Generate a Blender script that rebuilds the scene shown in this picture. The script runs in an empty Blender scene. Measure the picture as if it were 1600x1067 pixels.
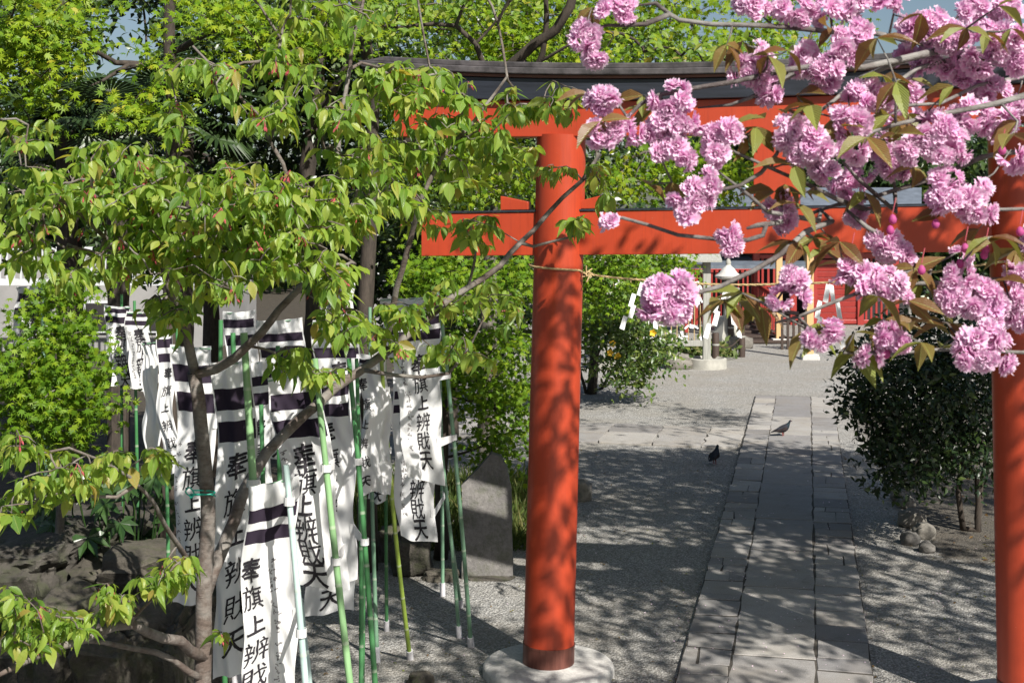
import bpy, bmesh, math, random
import numpy as np
from mathutils import Vector, Matrix, noise

random.seed(7)
rng = np.random.default_rng(11)
C = bpy.context.scene.collection
SC = bpy.context.scene
R = math.radians

# ------------------------------------------------------------------ camera, world, sun, exposure
F, CH = 2100.0, 3.5            # focal length in photo pixels, camera height in metres
cam_d = bpy.data.cameras.new('camera')
cam = bpy.data.objects.new('camera', cam_d); C.objects.link(cam)
cam.location = (0, 0, CH); cam.rotation_euler = (R(90), 0, 0)
cam_d.sensor_width = 36; cam_d.lens = F / 1600 * 36
cam_d.shift_y = -(533.5 - 333) / 1600
cam_d.clip_start = 0.1; cam_d.clip_end = 500
cam_d.dof.use_dof = True; cam_d.dof.focus_distance = 9.5; cam_d.dof.aperture_fstop = 11
SC.camera = cam

SUN_EL, SUN_AZ = R(41), R(150)      # azimuth clockwise from +Y: behind the camera, to its right
w = bpy.data.worlds.new('World'); SC.world = w; w.use_nodes = True
nt = w.node_tree; bg = nt.nodes['Background']
sky = nt.nodes.new('ShaderNodeTexSky'); sky.sky_type = 'NISHITA'; sky.sun_disc = False
sky.sun_elevation = SUN_EL; sky.sun_rotation = SUN_AZ; sky.dust_density = 1.5
nt.links.new(sky.outputs[0], bg.inputs['Color']); bg.inputs['Strength'].default_value = 0.052
sd = bpy.data.lights.new('sun', 'SUN'); sd.energy = 5.0; sd.angle = R(0.5); sd.color = (1.0, 0.955, 0.88)
sun = bpy.data.objects.new('sun', sd); C.objects.link(sun)
SUN_DIR = Vector((math.sin(SUN_AZ) * math.cos(SUN_EL), math.cos(SUN_AZ) * math.cos(SUN_EL), math.sin(SUN_EL)))
sun.rotation_euler = SUN_DIR.to_track_quat('Z', 'Y').to_euler()
SC.view_settings.view_transform = 'Standard'; SC.view_settings.look = 'None'
SC.view_settings.exposure = 0.68; SC.view_settings.gamma = 1
SC.view_settings.use_curve_mapping = False
SC.render.engine = 'CYCLES'
SC.cycles.max_bounces = 7; SC.cycles.diffuse_bounces = 3; SC.cycles.transmission_bounces = 4
SC.cycles.transparent_max_bounces = 6; SC.cycles.caustics_reflective = False; SC.cycles.caustics_refractive = False
SC.cycles.use_denoising = True

def P(px, py, Z):
    return Vector(((px - 800) / F * Z, Z, CH - (py - 333) / F * Z))
def G(px, py):
    return P(px, py, F * CH / (py - 333))

# ------------------------------------------------------------------ materials
def mat(name):
    m = bpy.data.materials.new(name); m.use_nodes = True
    nt = m.node_tree; b = nt.nodes['Principled BSDF']
    return m, nt, b
def N(nt, kind, **kw):
    n = nt.nodes.new(kind)
    for k, v in kw.items():
        if k in n.inputs: n.inputs[k].default_value = v
        else: setattr(n, k, v)
    return n
def ramp(nt, fac, stops):
    r = nt.nodes.new('ShaderNodeValToRGB')
    el = r.color_ramp.elements
    while len(el) < len(stops): el.new(0.5)
    for e, (p, c) in zip(el, stops):
        e.position = p; e.color = (*c, 1) if len(c) == 3 else c
    nt.links.new(fac, r.inputs[0]); return r.outputs[0]
def noise_out(nt, scale, detail=5, rough=0.6, coord='Object', stretch=None):
    tc = nt.nodes.new('ShaderNodeTexCoord'); o = tc.outputs[coord]
    if stretch:
        mp = nt.nodes.new('ShaderNodeMapping'); mp.inputs['Scale'].default_value = stretch
        nt.links.new(o, mp.inputs[0]); o = mp.outputs[0]
    n = N(nt, 'ShaderNodeTexNoise', Scale=scale, Detail=detail, Roughness=rough)
    nt.links.new(o, n.inputs['Vector']); return n.outputs['Fac']
def add_bump(nt, b, h, strength=0.3, dist=0.01):
    bp = N(nt, 'ShaderNodeBump', Strength=strength, Distance=dist)
    nt.links.new(h, bp.inputs['Height']); nt.links.new(bp.outputs[0], b.inputs['Normal'])
def mixc(nt, fac, a, b, mode='MIX'):
    m = nt.nodes.new('ShaderNodeMix'); m.data_type = 'RGBA'; m.blend_type = mode
    for sock, v in ((m.inputs[0], fac), (m.inputs[6], a), (m.inputs[7], b)):
        if hasattr(v, 'links'): nt.links.new(v, sock)
        elif isinstance(v, (int, float)): sock.default_value = v
        else: sock.default_value = (*v, 1)
    return m.outputs[2]
def simple(name, col, rough=0.6, var=0.25, scale=8, bump=0.0, metal=0.0, stretch=None, bscale=None, bdist=0.01):
    m, nt, b = mat(name)
    n = noise_out(nt, scale, stretch=stretch)
    lo = tuple(c * (1 - var) for c in col); hi = tuple(min(1, c * (1 + var)) for c in col)
    nt.links.new(ramp(nt, n, [(0.3, lo), (0.7, hi)]), b.inputs['Base Color'])
    b.inputs['Roughness'].default_value = rough; b.inputs['Metallic'].default_value = metal
    if bump: add_bump(nt, b, noise_out(nt, bscale or scale * 3, stretch=stretch), bump, bdist)
    return m
def rand_value(nt):
    g = nt.nodes.new('ShaderNodeNewGeometry'); oi = nt.nodes.new('ShaderNodeObjectInfo')
    a = N(nt, 'ShaderNodeMath', operation='ADD'); f = N(nt, 'ShaderNodeMath', operation='FRACT')
    nt.links.new(g.outputs['Random Per Island'], a.inputs[0]); nt.links.new(oi.outputs['Random'], a.inputs[1])
    nt.links.new(a.outputs[0], f.inputs[0]); return f.outputs[0]
def leaf_mat(name, stops, trans=0.35, tcol=None, rough=0.45, spec=0.4, veins=True):
    m, nt, b = mat(name)
    col = ramp(nt, rand_value(nt), stops)
    at = nt.nodes.new('ShaderNodeAttribute'); at.attribute_name = 'luv'
    if veins:
        sx = nt.nodes.new('ShaderNodeSeparateXYZ'); nt.links.new(at.outputs['Vector'], sx.inputs[0])
        ab = N(nt, 'ShaderNodeMath', operation='ABSOLUTE'); nt.links.new(sx.outputs[0], ab.inputs[0])
        mul = N(nt, 'ShaderNodeMath', operation='MULTIPLY_ADD'); mul.inputs[1].default_value = -0.45
        nt.links.new(ab.outputs[0], mul.inputs[0]); nt.links.new(sx.outputs[1], mul.inputs[2])
        s = N(nt, 'ShaderNodeMath', operation='MULTIPLY'); s.inputs[1].default_value = 62
        nt.links.new(mul.outputs[0], s.inputs[0])
        si = N(nt, 'ShaderNodeMath', operation='SINE'); nt.links.new(s.outputs[0], si.inputs[0])
        add_bump(nt, b, si.outputs[0], 0.35, 0.004)
        mid = N(nt, 'ShaderNodeMath', operation='LESS_THAN'); mid.inputs[1].default_value = 0.07
        nt.links.new(ab.outputs[0], mid.inputs[0])
        mf = N(nt, 'ShaderNodeMath', operation='MULTIPLY'); mf.inputs[1].default_value = 0.45
        nt.links.new(mid.outputs[0], mf.inputs[0])
        col = mixc(nt, mf.outputs[0], col, (0.30, 0.36, 0.10))
    nt.links.new(col, b.inputs['Base Color'])
    b.inputs['Roughness'].default_value = rough; b.inputs['Specular IOR Level'].default_value = spec
    tr = nt.nodes.new('ShaderNodeBsdfTranslucent')
    nt.links.new(mixc(nt, 1.0, col, tcol or (1.7, 1.6, 0.8), 'MULTIPLY'), tr.inputs[0])
    mx = N(nt, 'ShaderNodeMixShader'); mx.inputs[0].default_value = trans
    nt.links.new(b.outputs[0], mx.inputs[1]); nt.links.new(tr.outputs[0], mx.inputs[2])
    nt.links.new(mx.outputs[0], nt.nodes['Material Output'].inputs[0])
    return m

M = {}
def painted(name, col, dark):
    m, nt, b = mat(name)
    n1 = noise_out(nt, 1.6, 6, 0.7); n2 = noise_out(nt, 18, 7, 0.75, stretch=(1, 1, 0.07))
    c = mixc(nt, ramp(nt, n1, [(0.35, (0, 0, 0)), (0.75, (1, 1, 1))]), col, tuple(x * 0.74 for x in col))
    c = mixc(nt, ramp(nt, n2, [(0.55, (0, 0, 0)), (0.75, (0.45, 0.45, 0.45))]), c, dark)
    cr = noise_out(nt, 9, 3, 0.5, stretch=(1.6, 1.6, 0.035))
    c = mixc(nt, ramp(nt, cr, [(0.485, (0, 0, 0)), (0.497, (0.4,) * 3), (0.503, (0.4,) * 3), (0.515, (0, 0, 0))]), c, dark)
    sp = noise_out(nt, 70, 2, 0.5)
    c = mixc(nt, ramp(nt, sp, [(0.80, (0, 0, 0)), (0.83, (1, 1, 1))]), c, (0.5, 0.38, 0.3))
    nt.links.new(c, b.inputs['Base Color'])
    b.inputs['Roughness'].default_value = 0.36
    rr = ramp(nt, n2, [(0.3, (0.28,) * 3), (0.8, (0.5,) * 3)]); nt.links.new(rr, b.inputs['Roughness'])
    add_bump(nt, b, n2, 0.25, 0.004)
    return m
M['vermilion'] = painted('vermilion_paint', (0.43, 0.052, 0.019), (0.30, 0.036, 0.015))
M['red_wood'] = painted('red_shrine_paint', (0.33, 0.036, 0.030), (0.2, 0.022, 0.018))
M['black_wood'] = simple('black_lacquer_wood', (0.018, 0.021, 0.030), 0.42, 0.4, 6, 0.15, stretch=(0.3, 1, 6))
M['cap_metal'] = simple('weathered_cap_sheet', (0.060, 0.054, 0.056), 0.5, 0.65, 9, 0.2)
M['brown_band'] = simple('brown_rail', (0.12, 0.045, 0.03), 0.5, 0.2, 5)
M['copper'] = simple('aged_copper', (0.16, 0.06, 0.045), 0.42, 0.4, 5, 0.1, metal=0.45, stretch=(5, 5, 0.6))
M['white_stone'] = simple('pale_base_stone', (0.62, 0.62, 0.60), 0.8, 0.14, 9, 0.25, bscale=90, bdist=0.004)
M['paper'] = simple('white_paper', (0.82, 0.82, 0.82), 0.7, 0.03, 6)
M['rope'] = simple('straw_rope_fibre', (0.46, 0.34, 0.17), 0.8, 0.3, 60, 0.4)
M['grey_wood'] = simple('weathered_grey_wood', (0.30, 0.30, 0.27), 0.75, 0.25, 5, 0.3, stretch=(6, 6, 0.5))
M['new_wood'] = simple('fresh_timber', (0.58, 0.36, 0.17), 0.6, 0.18, 4, 0.15, stretch=(8, 8, 0.5))
M['dark_wood'] = simple('dark_stained_wood', (0.05, 0.032, 0.024), 0.7, 0.35, 6, 0.3, stretch=(6, 6, 0.6))
M['concrete'] = simple('concrete', (0.36, 0.35, 0.31), 0.85, 0.2, 6, 0.3)
M['roof_grey'] = simple('grey_roof_metal', (0.12, 0.14, 0.17), 0.5, 0.25, 4)
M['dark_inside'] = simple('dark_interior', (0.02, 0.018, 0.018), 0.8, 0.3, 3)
M['plastic'] = simple('white_plastic_pipe', (0.55, 0.54, 0.56), 0.5, 0.15, 12)
M['twine'] = simple('green_twine', (0.02, 0.42, 0.30), 0.5, 0.1, 5)
M['pale_wall'] = simple('pale_wall', (0.27, 0.265, 0.26), 0.8, 0.12, 1.5, 0.1)
M['steel'] = simple('white_rail_metal', (0.55, 0.57, 0.58), 0.4, 0.08, 3)
M['yellow_petal'] = simple('yellow_petal', (0.75, 0.45, 0.02), 0.5, 0.1, 5)

def stone_mat(name, a, b_, moss=0.0, scale=3.0, bump=0.6):
    m, nt, b = mat(name)
    n1 = noise_out(nt, scale, 8, 0.7); n2 = noise_out(nt, scale * 9, 6, 0.7)
    c = ramp(nt, n1, [(0.3, a), (0.7, b_)])
    c = mixc(nt, ramp(nt, n2, [(0.35, (0.45,) * 3), (0.65, (0, 0, 0))]), c, tuple(x * 0.45 for x in a))
    if moss: c = mixc(nt, ramp(nt, noise_out(nt, scale * 1.7, 6, 0.75), [(0.48, (0, 0, 0)), (0.62, (moss,) * 3)]), c, (0.045, 0.06, 0.015))
    oi = nt.nodes.new('ShaderNodeObjectInfo')
    c = mixc(nt, 1.0, c, ramp(nt, oi.outputs['Random'], [(0, (0.78, 0.78, 0.80)), (0.5, (1, 0.98, 0.95)), (1, (1.15, 1.13, 1.08))]), 'MULTIPLY')
    nt.links.new(c, b.inputs['Base Color']); b.inputs['Roughness'].default_value = 0.85
    h = N(nt, 'ShaderNodeMath', operation='ADD'); nt.links.new(n1, h.inputs[0]); nt.links.new(n2, h.inputs[1])
    add_bump(nt, b, h.outputs[0], bump, 0.02)
    return m
M['rock'] = stone_mat('bank_rock', (0.046, 0.041, 0.033), (0.150, 0.134, 0.110), 0.5, 3.2, 1.0)
M['cobble'] = stone_mat('grey_cobble', (0.14, 0.132, 0.12), (0.25, 0.235, 0.21), 0.0, 6, 0.3)
M['white_stone'] = stone_mat('pale_base_stone', (0.46, 0.455, 0.44), (0.66, 0.655, 0.64), 0.0, 4.5, 0.3)
M['stele'] = stone_mat('stele_stone', (0.13, 0.125, 0.125), (0.24, 0.23, 0.225), 0.4, 3.0, 0.6)

def paving_mat():
    m, nt, b = mat('pale_paving_stone')
    sp = noise_out(nt, 130, 3, 0.8); n1 = noise_out(nt, 2.2, 7, 0.7); st = noise_out(nt, 0.9, 5, 0.7)
    c = ramp(nt, sp, [(0.3, (0.19, 0.185, 0.18)), (0.5, (0.33, 0.32, 0.31)), (0.7, (0.47, 0.46, 0.44))])
    c = mixc(nt, ramp(nt, n1, [(0.35, (0.0,) * 3), (0.75, (0.55,) * 3)]), c, (0.20, 0.185, 0.165))
    c = mixc(nt, ramp(nt, st, [(0.45, (0.0,) * 3), (0.7, (0.55,) * 3)]), c, (0.27, 0.235, 0.19))
    c = mixc(nt, ramp(nt, noise_out(nt, 6, 6, 0.75), [(0.56, (0.0,) * 3), (0.72, (0.6,) * 3)]), c, (0.12, 0.11, 0.095))
    oi = nt.nodes.new('ShaderNodeObjectInfo')
    c = mixc(nt, 1.0, c, ramp(nt, oi.outputs['Random'], [(0, (0.66, 0.66, 0.69)), (0.5, (0.95, 0.94, 0.93)), (1, (1.16, 1.14, 1.10))]), 'MULTIPLY')
    nt.links.new(c, b.inputs['Base Color']); b.inputs['Roughness'].default_value = 0.85
    h = N(nt, 'ShaderNodeMath', operation='ADD'); nt.links.new(sp, h.inputs[0]); nt.links.new(n1, h.inputs[1])
    add_bump(nt, b, h.outputs[0], 0.5, 0.006)
    return m
M['paving'] = paving_mat()

def gravel_mat():
    m, nt, b = mat('grey_gravel')
    tc = nt.nodes.new('ShaderNodeTexCoord')
    v = N(nt, 'ShaderNodeTexVoronoi', Scale=62.0); nt.links.new(tc.outputs['Object'], v.inputs['Vector'])
    v2 = N(nt, 'ShaderNodeTexVoronoi', Scale=27.0); nt.links.new(tc.outputs['Object'], v2.inputs['Vector'])
    bw = nt.nodes.new('ShaderNodeRGBToBW'); nt.links.new(v.outputs['Color'], bw.inputs[0])
    c = ramp(nt, bw.outputs[0], [(0.1, (0.18, 0.178, 0.17)), (0.45, (0.38, 0.375, 0.36)), (0.72, (0.49, 0.48, 0.455)), (0.95, (0.68, 0.66, 0.62))])
    c = mixc(nt, ramp(nt, v.outputs['Distance'], [(0.35, (0, 0, 0)), (0.75, (0.7,) * 3)]), c, (0.07, 0.065, 0.06))
    big = noise_out(nt, 0.7, 6, 0.65); mid = noise_out(nt, 4, 5, 0.7)
    c = mixc(nt, ramp(nt, big, [(0.35, (0.0,) * 3), (0.65, (0.6,) * 3)]), c, (0.25, 0.225, 0.185))
    c = mixc(nt, ramp(nt, mid, [(0.5, (0.0,) * 3), (0.78, (0.4,) * 3)]), c, (0.15, 0.14, 0.125))
    # planted soil left of the gate, on the pond side
    sx = nt.nodes.new('ShaderNodeSeparateXYZ'); nt.links.new(tc.outputs['Object'], sx.inputs[0])
    e = N(nt, 'ShaderNodeMath', operation='MULTIPLY_ADD'); e.inputs[1].default_value = 1.2; nt.links.new(mid, e.inputs[0]); nt.links.new(sx.outputs[0], e.inputs[2])
    mr = N(nt, 'ShaderNodeMapRange'); mr.inputs['From Min'].default_value = -1.5; mr.inputs['From Max'].default_value = -2.0
    nt.links.new(e.outputs[0], mr.inputs['Value'])
    soil = ramp(nt, mid, [(0.3, (0.03, 0.024, 0.016)), (0.7, (0.075, 0.06, 0.04))])
    c = mixc(nt, mr.outputs[0], c, soil)
    # planted bed under the camellia
    def ma(op, a_, b__):
        n_ = N(nt, 'ShaderNodeMath', operation=op)
        for k_, v_ in enumerate((a_, b__)):
            if hasattr(v_, 'links'): nt.links.new(v_, n_.inputs[k_])
            else: n_.inputs[k_].default_value = v_
        return n_.outputs[0]
    X_, Y_ = sx.outputs[0], sx.outputs[1]
    q1 = ma('ADD', ma('ADD', X_, ma('MULTIPLY', Y_, -0.17)), ma('MULTIPLY', mid, 0.8)); q2 = ma('ADD', ma('ADD', Y_, ma('MULTIPLY', X_, 0.3)), ma('MULTIPLY', mid, 0.9))
    r1 = N(nt, 'ShaderNodeMapRange'); r1.inputs['From Min'].default_value = 2.2; r1.inputs['From Max'].default_value = 2.5; nt.links.new(q1, r1.inputs['Value'])
    r2 = N(nt, 'ShaderNodeMapRange'); r2.inputs['From Min'].default_value = 15.2; r2.inputs['From Max'].default_value = 15.45; nt.links.new(q2, r2.inputs['Value'])
    r3 = N(nt, 'ShaderNodeMapRange'); r3.inputs['From Min'].default_value = 25.5; r3.inputs['From Max'].default_value = 24.5; nt.links.new(Y_, r3.inputs['Value'])
    c = mixc(nt, ma('MULTIPLY', ma('MULTIPLY', r1.outputs[0], r2.outputs[0]), ma('MULTIPLY', r3.outputs[0], 0.85)), c, soil)
    nt.links.new(c, b.inputs['Base Color']); b.inputs['Roughness'].default_value = 0.9
    h = N(nt, 'ShaderNodeMath', operation='SUBTRACT'); h.inputs[0].default_value = 1.0; nt.links.new(v.outputs['Distance'], h.inputs[1])
    h2 = N(nt, 'ShaderNodeMath', operation='SUBTRACT'); nt.links.new(h.outputs[0], h2.inputs[0]); nt.links.new(v2.outputs['Distance'], h2.inputs[1])
    add_bump(nt, b, h2.outputs[0], 0.9, 0.012)
    return m
M['gravel'] = gravel_mat()

def water_mat():
    m, nt, b = mat('pond_water')
    b.inputs['Base Color'].default_value = (0.012, 0.014, 0.010, 1); b.inputs['Roughness'].default_value = 0.06
    b.inputs['Specular IOR Level'].default_value = 0.6
    add_bump(nt, b, noise_out(nt, 5, 3), 0.12, 0.02); return m
M['water'] = water_mat()

def bark_mat(name, a, b_, ring=True, lichen=0.0):
    m, nt, b = mat(name)
    n1 = noise_out(nt, 22, 6, 0.7, stretch=(1, 1, 2.6) if ring else (1, 1, 0.25)); n2 = noise_out(nt, 5, 5, 0.7)
    c = ramp(nt, n1, [(0.3, a), (0.7, b_)])
    if lichen: c = mixc(nt, ramp(nt, n2, [(0.42, (0, 0, 0)), (0.6, (lichen,) * 3)]), c, (0.42, 0.42, 0.39))
    nt.links.new(c, b.inputs['Base Color']); b.inputs['Roughness'].default_value = 0.85
    add_bump(nt, b, n1, 0.7, 0.012); return m
M['cherry_bark'] = bark_mat('cherry_bark', (0.060, 0.042, 0.034), (0.16, 0.125, 0.105), True, 0.3)
M['blossom_bark'] = bark_mat('lichen_grey_bark', (0.045, 0.034, 0.030), (0.12, 0.10, 0.095), True, 0.45)
M['dark_bark'] = bark_mat('dark_bark', (0.022, 0.017, 0.013), (0.075, 0.058, 0.045), False)
M['maple_bark'] = bark_mat('grey_brown_bark', (0.06, 0.05, 0.04), (0.17, 0.145, 0.12), False, 0.2)

M['cherry_leaf'] = leaf_mat('cherry_leaf', [(0, (0.095, 0.20, 0.028)), (0.35, (0.195, 0.325, 0.045)), (0.75, (0.30, 0.415, 0.065)), (0.96, (0.39, 0.44, 0.09)), (1, (0.33, 0.25, 0.06))], 0.48, None, 0.34, 0.55)
M['bronze_leaf'] = leaf_mat('bronze_leaf', [(0, (0.16, 0.075, 0.03)), (0.35, (0.21, 0.125, 0.042)), (0.7, (0.19, 0.17, 0.045)), (1, (0.22, 0.26, 0.055))], 0.30, (1.6, 1.4, 0.7), 0.38, 0.5)
M['maple_leaf'] = leaf_mat('maple_leaf', [(0, (0.08, 0.17, 0.010)), (0.5, (0.17, 0.275, 0.012)), (0.93, (0.26, 0.34, 0.017)), (1, (0.34, 0.32, 0.03))], 0.34, (1.6, 1.5, 0.6), 0.5, 0.3, False)
M['green_maple_leaf'] = leaf_mat('green_maple_leaf', [(0, (0.07, 0.155, 0.010)), (0.5, (0.13, 0.24, 0.013)), (1, (0.21, 0.30, 0.018))], 0.36, (1.6, 1.5, 0.6), 0.5, 0.3, False)
M['evergreen_leaf'] = leaf_mat('evergreen_leaf', [(0, (0.018, 0.040, 0.012)), (0.6, (0.040, 0.075, 0.018)), (1, (0.085, 0.125, 0.026))], 0.15, None, 0.35, 0.5, False)
M['camellia_leaf'] = leaf_mat('camellia_leaf', [(0, (0.011, 0.024, 0.009)), (0.7, (0.022, 0.043, 0.013)), (0.95, (0.045, 0.075, 0.018)), (1, (0.09, 0.13, 0.03))], 0.12, None, 0.36, 0.4, False)
M['shrub_leaf'] = leaf_mat('shrub_leaf', [(0, (0.045, 0.095, 0.022)), (0.6, (0.095, 0.155, 0.034)), (1, (0.19, 0.24, 0.055))], 0.28, None, 0.35, 0.5, False)
M['palm_leaf'] = leaf_mat('palm_leaf', [(0, (0.022, 0.045, 0.016)), (1, (0.055, 0.095, 0.028))], 0.15, None, 0.4, 0.5, False)
M['fatsia_leaf'] = leaf_mat('fatsia_leaf', [(0, (0.025, 0.06, 0.018)), (1, (0.05, 0.10, 0.025))], 0.15, None, 0.3, 0.5, False)
M['grass'] = leaf_mat('grass_blade', [(0, (0.05, 0.085, 0.018)), (0.7, (0.10, 0.14, 0.03)), (1, (0.22, 0.20, 0.08))], 0.25, None, 0.6, 0.3, False)

def petal_mat():
    m, nt, b = mat('pink_petal')
    at = nt.nodes.new('ShaderNodeAttribute'); at.attribute_name = 'luv'
    sx = nt.nodes.new('ShaderNodeSeparateXYZ'); nt.links.new(at.outputs['Vector'], sx.inputs[0])
    c = ramp(nt, sx.outputs[1], [(0.0, (0.62, 0.13, 0.36)), (0.25, (0.77, 0.34, 0.61)), (0.5, (0.87, 0.50, 0.74)), (0.78, (0.93, 0.69, 0.85)), (1.0, (0.97, 0.88, 0.94))])  # deep centre to pale edge; outer stops lightened further as painted highlights
    oi = nt.nodes.new('ShaderNodeObjectInfo')
    c = mixc(nt, 1.0, c, ramp(nt, oi.outputs['Random'], [(0, (0.93, 0.80, 0.92)), (0.5, (0.99, 0.93, 0.97)), (1, (1.0, 1.06, 1.02))]), 'MULTIPLY')
    nt.links.new(c, b.inputs['Base Color']); b.inputs['Roughness'].default_value = 0.55; b.inputs['Specular IOR Level'].default_value = 0.25
    tr = nt.nodes.new('ShaderNodeBsdfTranslucent'); nt.links.new(c, tr.inputs[0])
    mx = N(nt, 'ShaderNodeMixShader'); mx.inputs[0].default_value = 0.45
    nt.links.new(b.outputs[0], mx.inputs[1]); nt.links.new(tr.outputs[0], mx.inputs[2])
    nt.links.new(mx.outputs[0], nt.nodes['Material Output'].inputs[0]); return m
M['petal'] = petal_mat()
M['calyx'] = simple('red_calyx', (0.34, 0.060, 0.075), 0.5, 0.3, 20)

def cloth_mat(name, col, trans):
    m, nt, b = mat(name)
    n = noise_out(nt, 3, 6, 0.7); fine = noise_out(nt, 260, 2, 0.5)
    c = mixc(nt, ramp(nt, n, [(0.45, (0, 0, 0)), (0.85, (0.5,) * 3)]), col, tuple(x * y for x, y in zip(col, (0.86, 0.85, 0.82))))
    nt.links.new(c, b.inputs['Base Color']); b.inputs['Roughness'].default_value = 0.85; b.inputs['Specular IOR Level'].default_value = 0.15
    add_bump(nt, b, fine, 0.15, 0.002)
    tr = nt.nodes.new('ShaderNodeBsdfTranslucent'); nt.links.new(c, tr.inputs[0])
    mx = N(nt, 'ShaderNodeMixShader'); mx.inputs[0].default_value = trans
    nt.links.new(b.outputs[0], mx.inputs[1]); nt.links.new(tr.outputs[0], mx.inputs[2])
    nt.links.new(mx.outputs[0], nt.nodes['Material Output'].inputs[0]); return m
M['cloth'] = cloth_mat('white_banner_cloth', (0.80, 0.80, 0.80), 0.25)
M['stripe'] = cloth_mat('black_stripe_dye', (0.030, 0.022, 0.036), 0.05)
M['ink'] = simple('black_ink', (0.016, 0.013, 0.018), 0.8, 0.3, 20)
M['faded_ink'] = simple('faded_grey_ink', (0.20, 0.19, 0.19), 0.8, 0.45, 25)

def bamboo_mat(name, col):
    m, nt, b = mat(name)
    at = nt.nodes.new('ShaderNodeAttribute'); at.attribute_name = 'luv'
    sx = nt.nodes.new('ShaderNodeSeparateXYZ'); nt.links.new(at.outputs['Vector'], sx.inputs[0])
    n = noise_out(nt, 6, 4, 0.6, stretch=(1, 1, 0.5))
    c = ramp(nt, n, [(0.3, tuple(x * 0.75 for x in col)), (0.7, tuple(min(1, x * 1.15 + 0.02) for x in col))])
    c = mixc(nt, ramp(nt, sx.outputs[0], [(0.2, (0, 0, 0)), (1.0, (0.55,) * 3)]), c, (0.45, 0.48, 0.38))
    c = mixc(nt, ramp(nt, noise_out(nt, 25, 5, 0.7, stretch=(1, 1, 0.25)), [(0.5, (0, 0, 0)), (0.75, (0.5,) * 3)]), c, tuple(x * 0.55 + 0.06 for x in col))
    nt.links.new(c, b.inputs['Base Color']); b.inputs['Roughness'].default_value = 0.35; return m
M['bamboo_pale'] = bamboo_mat('pale_green_bamboo', (0.22, 0.40, 0.18))
M['bamboo_blue'] = bamboo_mat('bluish_white_bamboo', (0.42, 0.55, 0.52))
M['bamboo_green'] = bamboo_mat('vivid_green_bamboo', (0.05, 0.20, 0.065))
M['bamboo_yellow'] = bamboo_mat('yellow_green_bamboo', (0.26, 0.37, 0.05))
M['bamboo_grey'] = bamboo_mat('grey_green_bamboo', (0.16, 0.30, 0.19))

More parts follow.
